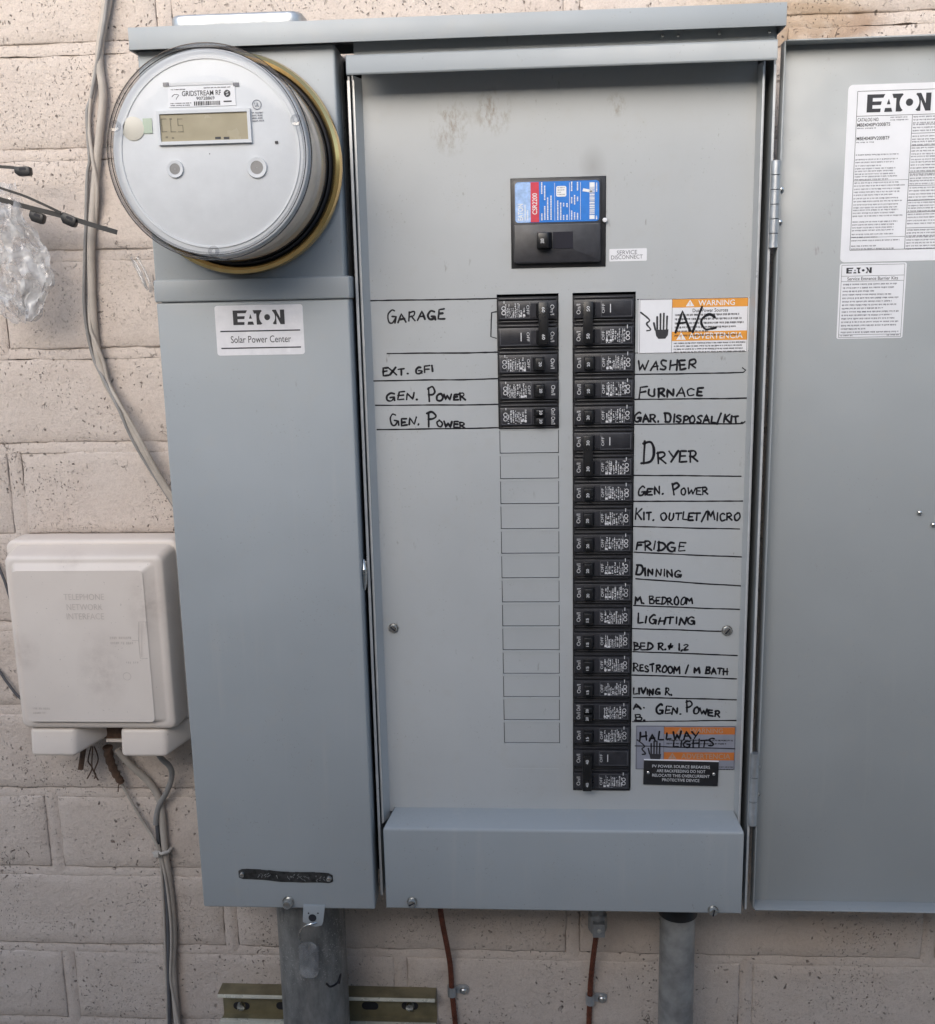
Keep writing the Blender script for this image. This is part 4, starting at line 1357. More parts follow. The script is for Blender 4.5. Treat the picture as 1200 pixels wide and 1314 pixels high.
wp.poly([(lx0+LW*.80, lz0+LH*.74), (lx0+LW*.91, lz0+LH*.70), (lx0+LW*.92, lz0+LH*.76), (lx0+LW*.81, lz0+LH*.81)], yw_)
obj('lettering', wp, PRINTWB, lab, recalc=False)
kp = MB()
microprint(kp, lx0+LW*.505, lx0+LW*.595, lz0+LH*.85, LH*.055, 4, yw_-.0001, .9, 9, .0006)
obj('small_print', kp, PRINTG, lab, recalc=False)
obj('test_button', MB().lathe((MX1-W*.14, MZ0+H*.13), [(.0003, YD-.0078), (.0011, YD-.0078), (.0011, YD-.007)], 10), DARKIN, mbk)
obj('rating_plug', MB().lathe((MX1-W*.015, MZ0+H*.515), [(.0006, YD-.0048), (.0020, YD-.0044), (.0022, YD-.0015)], 14), PAPER, mbk, smooth=True)
# ------------------------------------------------------------------ electric meter
MC = (-0.2975, 1.8662)
met = thing('electric_meter', 'round clear-covered electric meter plugged in behind a gold ring', 'electric meter', (MC[0], YC, MC[1]-0.0965))
ring = MB()
ring.lathe(MC, [(0.0900, -0.1195), (0.0945, -0.1200), (0.0962, -0.1235), (0.0968, -0.1290), (0.0955, -0.1345), (0.0925, -0.1365), (0.0895, -0.1350), (0.0885, -0.1300), (0.0885, -0.1195)], 96, False)
obj('retaining_ring', ring, BRASS, met, smooth=True)
obj('ring_shadow_gasket', MB().lathe(MC, [(0.0880, -0.1210), (0.0886, -0.1300), (0.0876, -0.1345), (0.0862, -0.1360), (0.0855, -0.1210)], 96, False), RUBBER, met, smooth=True)
obj('base', MB().lathe(MC, [(0.0005, -0.1400), (0.0846, -0.1395), (0.0846, -0.121)], 80, False), RUBBER, met, smooth=True)
YF = -0.2150
# inner body behind the face
obj('inner_body', MB().lathe(MC, [(0.0815, -0.2015), (0.0828, -0.1985), (0.0830, -0.1760), (0.0805, -0.1740), (0.0805, -0.1600), (0.0830, -0.1580), (0.0835, -0.137)], 80, False), METERBODY, met, smooth=True)
face = MB().lathe(MC, [(0.0005, -0.2100), (0.0795, -0.2100), (0.0822, -0.2085), (0.0828, -0.1990)], 96, False)
fo = obj('face_plate', face, METERWHITE, met, smooth=True)
# raised lip and brackets on the face plate
obj('face_step', MB().lathe(MC, [(0.0740, -0.2101), (0.0742, -0.2110), (0.0760, -0.2110), (0.0764, -0.2101)], 96, False), METERWHITE, fo, smooth=True)
def mat_at(px, py, Y=-0.205): return at(px, py, Y)
YP = -0.2104
def frect(px0, py0, px1, py1, Y=YP):
    a, b = at(px0, py0, Y), at(px1, py1, Y)
    return a.x, b.x, b.z, a.z
# nameplate
x0, x1, z0, z1 = frect(215, 113, 303, 135)
npl = obj('nameplate', MB().box(x0, x1, YP-.0003, YP+.0004, z0, z1), PAPER, met)
pr = MB(); w = x1-x0; h = z1-z0; y = YP-.0005
put_text(pr, 'GRIDSTREAM RF', x0+w*.21, x0+w*.79, z0+h*.55, z0+h*.82, y, .008)
put_text(pr, '90728869', x0+w*.42, x0+w*.69, z0+h*.33, z0+h*.50, y, .006)
xx = x0+w*.38
R_ = random.Random(5)
while xx < x0+w*.77:
    e = R_.choice((.0004, .0007, .0010)); pr.flat(xx, xx+e, z0+h*.05, z0+h*.26, y); xx += e+R_.choice((.0004, .0006))
q = (x0+w*.88, z0+h*.62)
pr.poly([(q[0]+.0028*math.cos(a*PI/8), q[1]+.0028*math.sin(a*PI/8)) for a in range(16)], y)
pr.flat(x0+w*.82, x0+w*.94, z0+h*.18, z0+h*.25, y)
microprint(pr, x0+w*.05, x0+w*.42, z0+h*.93, h*.12, 1, y, .9, 4, .0007)
microprint(pr, x0+w*.54, x0+w*.95, z0+h*.97, h*.12, 1, y, .9, 5, .0007)
microprint(pr, x0+w*.03, x0+w*.34, z0+h*.22, h*.11, 2, y, .9, 6, .0007)
ribbon(pr, smooth_pts([(x0+w*.06, z0+h*.55), (x0+w*.10, z0+h*.66), (x0+w*.16, z0+h*.62), (x0+w*.13, z0+h*.48), (x0+w*.12, z0+h*.40)], 4), .0005, y)
obj('lettering', pr, PRINTK, npl, recalc=False)
wl = MB(); wl.poly([(q[0]+.0013, q[1]+.0018), (q[0]-.0014, q[1]+.0008), (q[0]+.0004, q[1]+.0004), (q[0]-.0012, q[1]-.0018), (q[0]+.0015, q[1]-.0006), (q[0]-.0002, q[1]-.0002)], y-.0001)
obj('emblem_bolt', wl, PRINTWB, npl, recalc=False)
for px in (213, 303):
    x0, x1, z0, z1 = frect(px-4, 106, px+4, 110.5)
    obj('clip', MB().box(x0, x1, YP-.0004, YP, z0, z1), PRINTG, met)
gx0, gx1, gz0, gz1 = frect(217, 106.4, 299, 107.4)
obj('frame_line', MB().box(gx0, gx1, YP-.0001, YP, gz0, gz1), PRINTW, met)
# display
x0, x1, z0, z1 = frect(201, 143, 324, 183)
b_ = 0.0026
fr = MB()
fr.box(x0, x1, YP-.0026, YP, z1-b_, z1).box(x0, x1, YP-.0026, YP, z0, z0+b_).box(x0, x0+b_, YP-.0026, YP, z0+b_, z1-b_).box(x1-b_, x1, YP-.0026, YP, z0+b_, z1-b_)
df = obj('display_frame', fr, METERWHITE, met)
obj('display', MB().box(x0+b_, x1-b_, YP-.0010, YP, z0+b_, z1-b_), LCD, df)
sg = MB(); ys = YP-.0013
def seg(px, py, s, segs):
    x, z = at(px, py, ys).x, at(px, py, ys).z
    P = {'a': ((0, 2), (1, 2)), 'b': ((1, 2), (1, 1)), 'c': ((1, 1), (1, 0)), 'd': ((0, 0), (1, 0)), 'e': ((0, 1), (0, 0)), 'f': ((0, 2), (0, 1)), 'g': ((0, 1), (1, 1))}
    for c_ in segs:
        (a0, b0), (a1, b1) = P[c_]
        ribbon(sg, [(x+a0*s*.8, z+b0*s), (x+a1*s*.8, z+b1*s)], .00065, ys)
seg(208, 169, .0050, 'adef'); seg(219.5, 169, .0050, 'def'); seg(229, 169, .0050, 'afgcd')
for px, py in ((219, 152.5), (214, 176), (222, 177)):
    q = at(px, py, ys); sg.flat(q.x-.001, q.x+.001, q.z-.0007, q.z+.0007, ys)
obj('segments', sg, LCDSEG, df, recalc=False)
sg = MB()
for px in (276, 287):
    a, b2 = at(px, 175.5, ys), at(px+7.5, 178.3, ys); sg.flat(a.x, b2.x, b2.z, a.z, ys)
obj('indicator_bars', sg, PRINTK, df, recalc=False)
# side marks
ul = MB()
q = at(329.5, 134, YP-.0002)
ribbon(ul, [(q.x+.0036*math.cos(a*PI/9), q.z+.0036*math.sin(a*PI/9)) for a in range(19)], .0005, YP-.0003)
put_text(ul, 'UL', q.x-.0018, q.x+.0018, q.z-.0016, q.z+.0016, YP-.0003, .01)
microprint(ul, q.x-.0045, q.x+.0045, q.z-.0058, .0021, 4, YP-.0003, .9, 2, .0010)
obj('approval_mark', ul, PRINTG, met, recalc=False)
q = at(171, 165, YP)
obj('round_button', MB().lathe((q.x, q.z), [(.0086, YP-.0006), (.0095, YP-.0003), (.0095, YP)], 36), mat('ivory_disc', (.66, .62, .53), .4), met, smooth=True)
x0, x1, z0, z1 = frect(183, 152, 196, 171)
obj('hologram', MB().box(x0, x1, YP-.0004, YP, z0, z1), mat('green_foil', (.42, .50, .42), .25, .3), met)
for px, py, r in ((225, 217, .0072), (330, 215, .0086)):
    q = at(px, py, YP)
    po = obj('optical_port', MB().lathe((q.x, q.z), [(r*.62, YP-.0012), (r*.95, YP-.0016), (r, YP)], 32, False), METERWHITE, met, smooth=True)
    obj('port_window', MB().lathe((q.x, q.z), [(.0003, YP-.0009), (r*.64, YP-.0009), (r*.64, YP)], 24, False), GREYCABLE2, po)
x0, x1, z0, z1 = frect(353, 181, 357, 184)
obj('clip', MB().box(x0, x1, YP-.0006, YP, z0, z1), PRINTK, met)
# clear cover: side wall, front pane, rim, dark rings imitating reflections inside the rim
obj('clear_cover', MB().lathe(MC, [(0.0005, YF-0.0012), (0.02, YF-0.0011), (0.04, YF-0.0009), (0.06, YF-0.0005), (0.0770, YF), (0.0835, YF+0.0020), (0.0852, YF+0.006), (0.0856, -0.16), (0.0862, -0.139)], 96, False), GLASS, met, smooth=True)
obj('cover_rim', MB().lathe(MC, [(0.0836, YF+0.0013), (0.0848, YF-0.0004), (0.0859, YF+0.0012), (0.0862, YF+0.0060), (0.0854, YF+0.0065)], 96, False), RIMGLASS, met, smooth=True)
for rr, yy in ((.0860, YF+.0030), (.0818, YF+.0002)):
    obj('rim_reflection', MB().lathe(MC, [(rr+.0004*math.cos(a*PI/4), yy+.0004*math.sin(a*PI/4)) for a in range(9)], 120, False), RIMLINE, met, smooth=True)
obj('cover_ridge', MB().lathe(MC, [(0.0795, YF+0.0001), (0.0802, YF-0.0012), (0.0810, YF+0.0010)], 96, False), RIMGLASS, met, smooth=True)
for ang in (163, 17, 270):
    a = math.radians(ang)
    c_ = (MC[0]+.0790*math.cos(a), MC[1]+.0790*math.sin(a))
    obj('cover_lug', MB().lathe(c_, [(.0018, YF-.0012), (.0022, YF-.0040), (.0042, YF-.0042), (.0048, YF-.0016)], 20, False), RIMGLASS, met, smooth=True)

# ------------------------------------------------------------------ telephone box
tb = thing('telephone_box', 'beige plastic telephone network interface box with two cable feet', 'utility box', (-0.505, 0, 1.262))
obj('back_box', MB().prism(rrect(-0.602, -0.4115, 1.2925, 1.4985, 0.010), -0.038, -0.0035), PLASTIC, tb, bev=0.004, segs=3)
lid = MB()
rings = [(-0.5925, -0.4150, 1.2935, 1.4930, -0.0385), (-0.5905, -0.4162, 1.2945, 1.4905, -0.0600), (-0.5880, -0.4185, 1.2965, 1.4885, -0.0690), (-0.5835, -0.4230, 1.3005, 1.4850, -0.0712)]
n = 0
prev = None
for x0, x1, z0, z1, y in rings:
    o_ = rrect(x0, x1, z0, z1, 0.008, 5)
    base_ = len(lid.v)
    lid.v += [(x, y, z) for x, z in o_]
    n = len(o_)
    if prev is not None:
        lid.f += [(prev+i, base_+i, base_+(i+1) % n, prev+(i+1) % n) for i in range(n)]
    prev = base_
o_ = rrect(-0.5795, -0.4270, 1.3050, 1.4815, 0.005, 5)      # foot of the raised panel
b1 = len(lid.v); lid.v += [(x, -0.0712, z) for x, z in o_]
lid.f += [(prev+i, b1+i, b1+(i+1) % n, prev+(i+1) % n) for i in range(n)]
o_ = rrect(-0.5760, -0.4395, 1.3085, 1.4725, 0.003, 5)      # its flat top
b2 = len(lid.v); lid.v += [(x, -0.0768, z) for x, z in o_]
lid.f += [(b1+i, b2+i, b2+(i+1) % n, b1+(i+1) % n) for i in range(n)]
lid.f.append(tuple(b2+i for i in range(n)))
obj('lid', lid, PLASTIC, tb, bev=0.0026, segs=3)
for fx0, fx1, tx in ((-0.5825, -0.533, -0.507), (-0.4815, -0.4315, -0.409)):
    f_ = MB()
    z0, z1 = 1.2625, 1.2945
    f_.add([(fx0, -0.070, z0), (fx1, -0.070, z0), (tx, -0.028, z0+.008), (fx0-.004, -0.006, z0+.010), (fx0, -0.066, z1), (fx1, -0.066, z1), (tx, -0.028, z1), (fx0-.004, -0.006, z1)],
           [(0, 3, 2, 1), (4, 5, 6, 7), (0, 1, 5, 4), (1, 2, 6, 5), (2, 3, 7, 6), (3, 0, 4, 7)])
    obj('cable_foot', f_, PLASTIC, tb, bev=0.005, segs=4)
obj('cable_hood', MB().box(-0.516, -0.470, -0.034, -0.004, 1.268, 1.292), BROWN, tb, bev=.002)
obj('hood_lip', MB().box(-0.512, -0.475, -0.036, -0.030, 1.265, 1.2685), PLASTIC, tb, bev=.001)
yt = -0.0771
EMB = grain(mat('embossed_plastic', (0.62, 0.55, 0.495), 0.5), .1, 100, 0)
em = MB()
for s_, a, b, py in (('TELEPHONE', 82, 133, 766), ('NETWORK', 86, 131, 779), ('INTERFACE', 86, 133, 791)):
    A, B = at(a, py+4, yt), at(b, py-4, yt)
    put_text(em, s_, A.x, B.x, A.z, B.z, yt, -.004)
tx = MB()
for v in em.f: pass
obj('embossed_lettering', em, EMB, tb, recalc=False)
em = MB()
def pl(pts, w=.0008): ribbon(em, [(at(x, y, yt).x, at(x, y, yt).z) for x, y in pts], w, yt)
pl([(189, 798), (178, 798), (178, 822), (170, 822)]); pl([(178, 822), (180, 845), (189, 845)]); pl([(187, 798), (187, 806)]); pl([(182, 800), (182, 843)], .0005)
microprint(em, at(141, 818, yt).x, at(172, 818, yt).x, at(141, 817, yt).z, .0058, 2, yt, .9, 3, .0020)
microprint(em, at(162, 850, yt).x, at(188, 850, yt).x, at(162, 849, yt).z, .005, 1, yt, .9, 4, .0020)
microprint(em, at(42, 908, yt).x, at(63, 908, yt).x, at(42, 908, yt).z, .0048, 2, yt, .95, 8, .0018)
q = at(163, 868, yt)
ribbon(em, [(q.x+.0042*math.cos(a*PI/8), q.z+.0042*math.sin(a*PI/8)) for a in range(17)], .0007, yt)
obj('embossed_symbol', em, EMB, tb, recalc=False)

# ------------------------------------------------------------------ cables
def cable(name, pts, r, material, label, n=10, flat=None, group=None):
    w = [at(p_[0], p_[1], p_[2]) for p_ in pts]
    if pts[0][1] < 0:                       # runs on up the wall
        w = [w[0]+Vector((.004*i, 0, .09*i)) for i in range(5, 0, -1)] + w
    if pts[-1][1] > 1300:                   # runs on down to the ground
        e_ = w[-1]
        nn = int(e_.z/.1)
        w += [Vector((e_.x+.004*math.sin(i*1.3+e_.x*90), e_.y, e_.z-.1*i)) for i in range(1, nn+1)]
    s_ = smooth_pts([tuple(v) for v in w], 6)
    m_ = MB().tube(s_, r, n)
    o_ = obj(name, m_, material, smooth=True)
    tag(o_, label, 'cable', group)
    return o_
cable('grey_cable', [(141, -30, -.006), (138, 5, -.006), (130, 45, -.006), (127.5, 80, -.006), (132, 118, -.006), (130, 150, -.006), (125, 200, -.006), (120.5, 255, -.006), (117, 310, -.006), (117.5, 360, -.006), (119, 392, -.006), (123, 440, -.006), (133, 482, -.007), (150, 515, -.012), (176, 562, -.016), (202, 608, -.014), (232, 656, -.012), (262, 702, -.010)], .0041, GREYCABLE, 'thickest beige cable of the bundle running down left of the meter')
cable('grey_cable', [(134, -30, -.004), (132.5, 5, -.004), (128, 60, -.003), (121, 95, -.0035), (116, 130, -.0035), (114.5, 165, -.004), (119, 205, -.010), (124.5, 240, -.011), (123.5, 275, -.006), (119, 320, -.003), (115, 380, -.005), (116, 420, -.010), (124, 442, -.0125), (133, 465, -.011), (139, 490, -.011), (150, 512, -.018), (178, 560, -.022), (206, 612, -.018), (240, 662, -.014)], .0019, GREYCABLE, 'thin beige cable winding round the thick one left of the meter')
cable('grey_cable', [(139, -30, -.011), (136, 10, -.011), (131, 45, -.012), (118, 120, -.004), (112, 140, -.004), (112.5, 175, -.004), (115, 205, -.004), (112, 225, -.003), (110.5, 280, -.003), (109, 330, -.003), (108, 385, -.003), (112, 425, -.004), (121, 462, -.006), (136, 492, -.013), (152, 524, -.018), (168, 560, -.018), (186, 592, -.015), (212, 632, -.013), (240, 676, -.012)], .0018, GREYCABLE2, 'thin grey cable at the outer side of the bundle left of the meter')
cable('grey_cable', [(-30, 700, -.003), (-6, 722, -.004), (3, 738, -.005), (10, 758, -.006), (18, 785, -.004)], .0016, DARKCABLE, 'short dark wire entering behind the telephone box near its top left corner')
cable('grey_cable', [(-30, 838, -.003), (-4, 858, -.004), (8, 874, -.005), (22, 892, -.006), (38, 905, -.005)], .0016, DARKCABLE, 'short dark wire entering behind the telephone box near its bottom left corner')
cable('drop_cable', [(200, 962, -.03), (208, 974, -.028), (218, 984, -.022), (220.5, 996, -.016), (215, 1014, -.012), (205, 1032, -.009), (201, 1046, -.008), (200, 1058, -.008)], .0032, GREYCABLE2, 'dark grey cable hooking out of the right foot of the telephone box')
cable('drop_cable', [(150, 962, -.02), (168, 982, -.014), (186, 998, -.008), (200, 1016, -.005), (207, 1036, -.005), (209.5, 1062, -.005), (212, 1092, -.007), (217, 1130, -.005), (221, 1165, -.005), (223, 1200, -.005), (222, 1240, -.005), (225, 1285, -.005), (230, 1340, -.005)], .0040, GREYCABLE, 'thick beige cable dropping below the white cable tie')
cable('drop_cable', [(145, 985, -.012), (152, 998, -.008), (175, 1040, -.006), (190, 1064, -.006), (201, 1084, -.011), (206, 1104, -.008), (209, 1140, -.004), (211, 1180, -.003), (213, 1247, -.003), (216, 1320, -.003), (217, 1350, -.003)], .0017, GREYCABLE, 'thin pale wire slanting from the telephone box and falling at the left of the bundle')
cable('drop_cable', [(201, 1052, -.006), (203, 1075, -.005), (206, 1098, -.004), (213, 1140, -.003), (216, 1190, -.0035), (216.5, 1247, -.0035), (217.5, 1300, -.0035), (219, 1350, -.0035)], .0024, DARKCABLE, 'dark grey cable in the middle of the bundle below the tie')
cable('drop_cable', [(203, 1084, -.010), (208, 1104, -.010), (214, 1135, -.010), (219, 1180, -.010), (220, 1215, -.010), (219, 1255, -.009), (224, 1285, -.009), (230, 1318, -.009), (236, 1350, -.009)], .0017, GREYCABLE, 'thin beige wire bowing right at the bottom of the bundle')
# white tie
q = at(210, 1093.5, -.012)
tie = MB()
tie.tube([(q.x-.0055, -.004, q.z), (q.x-.006, -.012, q.z-.0004), (q.x-.001, -.0165, q.z+.0004), (q.x+.006, -.0125, q.z+.001), (q.x+.0065, -.004, q.z+.001)], .0021, 8)
tie.box(q.x-.0105, q.x-.0045, -.0175, -.0115, q.z-.0040, q.z+.0020)
tie.box(q.x-.0125, q.x-.0095, -.0155, -.0135, q.z-.0005, q.z+.0015)
tag(obj('white_cable_tie', tie, WHITENYLON, bev=.0004), 'small white cable tie round the bundle below the telephone box', 'cable tie')
# rusty wire ends under the telephone box
def wisps(name, pts_list, r, material, label, cat):
    m_ = MB()
    for pts in pts_list:
        m_.tube(smooth_pts([tuple(at(*p_)) for p_ in pts], 5), r, 7)
    tag(obj(name, m_, material, smooth=True), label, cat)
wisps('frayed_wire', [[(117, 958, -.02), (113, 976, -.018), (118, 986, -.012), (112, 999, -.006)], [(121, 958, -.02), (126, 974, -.018), (121, 990, -.012), (126, 1001, -.004)], [(119, 958, -.021), (118, 984, -.02), (123, 994, -.014), (121, 999, -.01)]], .0008, BROWN, 'frayed rusty wire ends hanging between the feet of the telephone box', 'wire')
sp = MB()
a, b = at(108, 952, -.02), at(104, 987, -.02)
sp.prism([(b.x-.003, b.z), (b.x+.003, b.z), (a.x+.004, a.z), (a.x-.002, a.z)], -.0225, -.0205)
tag(obj('rusty_strap', sp, BROWN, bev=.0003), 'short rusty strap end below the left foot of the telephone box', 'strap')
tp = MB()
path = smooth_pts([tuple(at(*p_)) for p_ in ((138, 958, -.02), (141, 975, -.018), (148, 992, -.014), (156, 1004, -.010))], 6)
tp.tube(path, [0.0055-.0016*i/len(path)+.0007*math.sin(i*2.1) for i in range(len(path))], 9)
tp.tube([tuple(at(154, 1003, -.010)), tuple(at(152, 1008, -.010)), tuple(at(151.5, 1016, -.009))], .0007, 6)
tag(obj('taped_splice', tp, BROWN, smooth=True), 'brown taped wire splice drooping from the telephone box', 'wire splice')

# ------------------------------------------------------------------ black cable ties and the plastic bag at the left edge
def zip_tie(strap, head, wid, label):
    """strap: path in photo pixels with depth; head: centre, half length, angle; strap is a thin flat band."""
    m_ = MB()
    P_ = [Vector(v) for v in smooth_pts([tuple(at(*p_)) for p_ in strap], 6)]
    top, bot = [], []
    for i, v in enumerate(P_):
        d = (P_[min(i+1, len(P_)-1)]-P_[max(0, i-1)]).normalized()
        nrm = Vector((-d.z, 0, d.x))
        if nrm.z < 0: nrm = -nrm
        top.append(v+nrm*wid/2); bot.append(v-nrm*wid/2)
    n_ = len(P_)
    dep = Vector((0, .0013, 0))
    vs = top+bot+[v+dep for v in top]+[v+dep for v in bot]
    fs = []
    for i in range(n_-1):
        fs += [(n_+i, n_+i+1, i+1, i), (2*n_+i, 2*n_+i+1, 3*n_+i+1, 3*n_+i), (i, i+1, 2*n_+i+1, 2*n_+i), (n_+i+1, n_+i, 3*n_+i, 3*n_+i+1)]
    fs += [(0, 2*n_, 3*n_, n_), (n_-1, 2*n_-1, 4*n_-1, 3*n_-1)]
    m_.add(vs, fs)
    root = thing('cable_tie', label, 'cable tie', tuple(P_[n_//2]), 'black cable ties at the left edge')
    obj('strap', m_, NYLON, root)
    hx, hy, hY, hl, hh, ang = head
    c_ = at(hx, hy, hY)
    h_ = MB()
    ca, sa = math.cos(ang), math.sin(ang)
    def pt(u, v): return (c_.x+u*ca-v*sa, c_.z+u*sa+v*ca)
    h_.prism([pt(-hl, -hh*.2), pt(-hl*.5, -hh), pt(hl*.8, -hh), pt(hl, -hh*.6), pt(hl, hh*.7), pt(hl*.7, hh), pt(-hl, hh)], hY-.0035, hY+.0040)
    ho = obj('head', h_, NYLON, root, bev=.0008)
    w_ = MB(); w_.prism([pt(-hl*.3, hh*.2), pt(hl*.55, hh*.2), pt(hl*.5, hh*.75), pt(-hl*.3, hh*.75)], hY-.0038, hY-.0034)
    obj('head_window', w_, DARKIN, ho)
    return root
zip_tie([(-30, 211, -.05), (-4, 213.5, -.05), (12, 214.5, -.05), (24, 216, -.05)], (30, 220, -.05, .0080, .0045, 0.02), .0030, 'short black cable tie with upturned head near the top of the bag')
zip_tie([(-30, 247, -.055), (0, 256, -.055), (40, 267, -.055), (80, 277, -.056), (110, 286, -.058), (136, 294, -.060), (150, 298, -.062)], (89, 282.5, -.056, .0080, .0050, -.42), .0048, 'long wide black cable tie reaching towards the meter')
zip_tie([(-30, 230, -.06), (0, 241, -.06), (30, 251, -.06), (55, 262, -.061), (78, 273, -.061)], (48, 279, -.05, .0076, .0050, -.35), .0024, 'thin black cable tie whose head hangs above the plastic bag')

bag = MB()
R_ = random.Random(12)
def sheet(outline_c, w_, h_, seed, nx=34, nz=46, depth=.02, Y=-.045, amp=.010):
    vs = []
    for j in range(nz+1):
        v = j/nz
        for i in range(nx+1):
            u = i/nx
            # bag narrows to a pointed lower corner
            half = w_*(0.62+0.38*math.sin(PI*min(1, v*1.15+.12))) * (1 if v > .28 else (.34+.66*v/.28))
            x = outline_c[0] + (u-.5)*2*half + .10*w_*noise.noise((v*5, seed, 2)) + (v-.5)*w_*-.35
            z = outline_c[1] + (v-.5)*2*h_
            e = amp*(noise.noise((u*3.2, v*3.6, seed)) - 1.1*abs(noise.noise((u*6, v*4, seed+3))) + .6*abs(noise.noise((u*13+v*5, v*9, seed+5))) + .25*noise.noise((u*24, v*26, seed+5)))
            x += .0035*noise.noise((u*9, v*11, seed+8)); z += .0035*noise.noise((u*9, v*11, seed+12))
            vs.append((x, Y+e, z))
    bag.add(vs, [(j*(nx+1)+i, j*(nx+1)+i+1, (j+1)*(nx+1)+i+1, (j+1)*(nx+1)+i) for j in range(nz) for i in range(nx)])
c_ = at(14, 326, -.045)
sheet((c_.x, c_.z), .045, .068, 1.7, Y=-.052)
sheet((c_.x+.004, c_.z-.004), .032, .058, 9.9, Y=-.046)
tag(obj('plastic_bag', bag, FILM, smooth=True, recalc=False), 'crumpled clear plastic bag hanging at the left edge of the wall', 'plastic bag')
# clear plastic strip by the compartment corner
sw = MB()
for k, pts in enumerate((((168, 330, -.02), (176, 345, -.02), (184, 362, -.022), (190, 372, -.022)), ((176, 330, -.015), (186, 348, -.016), (193, 366, -.018), (193, 375, -.018)), ((172, 334, -.024), (182, 352, -.026), (188, 370, -.024)))):
    sw.tube(smooth_pts([tuple(at(*p_)) for p_ in pts], 5), .0014, 7)
tag(obj('clear_strip', sw, CLEARTAG, smooth=True), 'clear plastic strips hanging behind the left edge of the enclosure', 'plastic strip')

# ------------------------------------------------------------------ conduits, strut, ground wires
CONDUIT = mat('weathered_conduit', (0.19, 0.19, 0.185), .55, .4)
t = NT(CONDUIT)
p = t.pos((1, 1, .35))
c = t.mix(t.ramp(t.noise(p, 45, 6, .7), .35, .68), (.14, .14, .138), (.33, .325, .31))
sp_ = t.math('MULTIPLY', t.ramp(t.noise(t.pos(), 420, 2), .60, .66), t.ramp(t.noise(t.pos(), 12, 3), .45, .6))
c = t.mix(t.math('MULTIPLY', sp_, .7), c, (.45, .44, .42))
t.l(c, t.b.inputs['Base Color'])
t.l(t.bump(t.noise(t.pos(), 350, 4), .25, .001), t.b.inputs['Normal'])
cd = thing('large_conduit', 'wide weathered grey conduit running down below the meter compartment', 'conduit', (-0.2865, -.052, 0))
obj('pipe', MB().vlathe((-0.2865, -.052), [(.0378, 0.0), (.0378, 1.1215)], 48), CONDUIT, cd, smooth=True)
sc = MB()
def on_pipe(px, py):
    Y = -.088
    for _ in range(8):
        v = at(px, py, Y)
        dx = v.x+0.2865
        Y = -.052-math.sqrt(max(0, .0381**2-dx*dx))
    return (v.x, -.052-math.sqrt(max(0, .03795**2-dx*dx)), v.z)
pts = smooth_pts([(v[0], v[2]) for v in (on_pipe(*q) for q in ((419, 1262), (424, 1266), (433, 1261), (437, 1250), (435, 1262)))], 5)
vs = []
for x, z in pts:
    y = -.052-math.sqrt(max(0, .0381**2-(x+.2865)**2))
    vs.append((x, y, z))
sc.tube(vs, .0012, 6)
obj('marker_scribble', sc, INK, cd)
# seal tag hanging on a wire in front of the pipe
st_ = thing('seal_tag', 'clear plastic seal tag hanging from the hasp on a bent wire', 'seal tag', tuple(at(397, 1255, -.094)))
obj('wire', MB().tube(smooth_pts([tuple(at(*q)) for q in ((406, 1184, -.1245), (398, 1186, -.127), (390, 1189, -.125), (385, 1195, -.117), (384, 1202, -.106), (387, 1210, -.097))], 6), .0007, 7), ZINC, st_, smooth=True)
a, b = at(383, 1208, -.094), at(410, 1254, -.094)
o_ = rrect(a.x, b.x, b.z, a.z, .0088, 5)
o_ = [(x, z) for x, z in o_]
tgm = obj('tag', MB().prism(o_, -.0965, -.0940), CLEARTAG, st_, bev=.0005)
tm = MB()
for px in (388, 392, 402, 406):
    microprint(tm, at(px, 1215, -.097).x, at(px+2.5, 1215, -.097).x, at(px, 1214, -.097).z, .0022, 9, -.0968, .9, px, .0009)
obj('moulded_print', tm, PRINTG, tgm, recalc=False)

sm = thing('small_conduit', 'slim galvanised conduit under the right end of the wiring cover', 'conduit', (.1225, -.055, 0))
SMALLC = grain(mat('dull_galvanised', (.34, .335, .325), .5, .4), .35, 38, .15)
obj('pipe', MB().vlathe((.1225, -.055), [(.0192, 0), (.0192, 1.1195)], 40), SMALLC, sm, smooth=True)
obj('locknut', MB().vlathe((.1225, -.055), [(.0190, 1.0770), (.0212, 1.0780), (.0214, 1.0820), (.0212, 1.0900), (.02, 1.0950)], 40), NYLON, sm, smooth=True)

# strut channel behind the large conduit
s0, s1 = at(279, 1276, -.0215).x, at(558, 1281, -.0215).x
zt = at(420, 1279, -.0215).z
zb = zt-.0413
ch = MB()
ch.box(s0, s1, -.0025, -.0005, zb, zt)
ch.box(s0, s1, -.0207, -.0025, zt-.002, zt)
ch.box(s0, s1, -.0207, -.0025, zb, zb+.002)
stt = thing('strut_channel', 'yellow zinc slotted strut channel fixed across the wall behind the large conduit', 'strut channel', ((s0+s1)/2, 0, zb))
obj('channel', ch, YZINC, stt)
lips = MB()
for z0, z1 in ((zt-.0045, zt), (zb, zb+.0045)):
    lips.box(s0, s1, -.0222, -.0207, z0, z1)
    zi = z0 if z1 == zt else z1
    lips.box(s0, s1, -.0210, -.0145, min(zi, zi+(.0012 if z1 == zt else -.0012)), max(zi, zi+(.0012 if z1 == zt else -.0012)))
obj('lip', lips, grain(mat('bright_strut_lip', (.75, .73, .62), .28, .25), .15, 60, .05), stt, bev=.0006)
for px in (310, 365, 475, 526):
    q = at(px, 1291, -.003)
    obj('slot_hole', MB().prism(rrect(q.x-.010, q.x+.010, q.z-.005, q.z+.005, .0048, 5), -.0030, -.0024), DARKIN, stt)
    if px in (310, 526):
        obj('anchor_screw', MB().lathe((q.x, q.z), [(.001, -.0078), (.0045, -.0070), (.0060, -.0032)], 14), ZINC, stt, smooth=True)

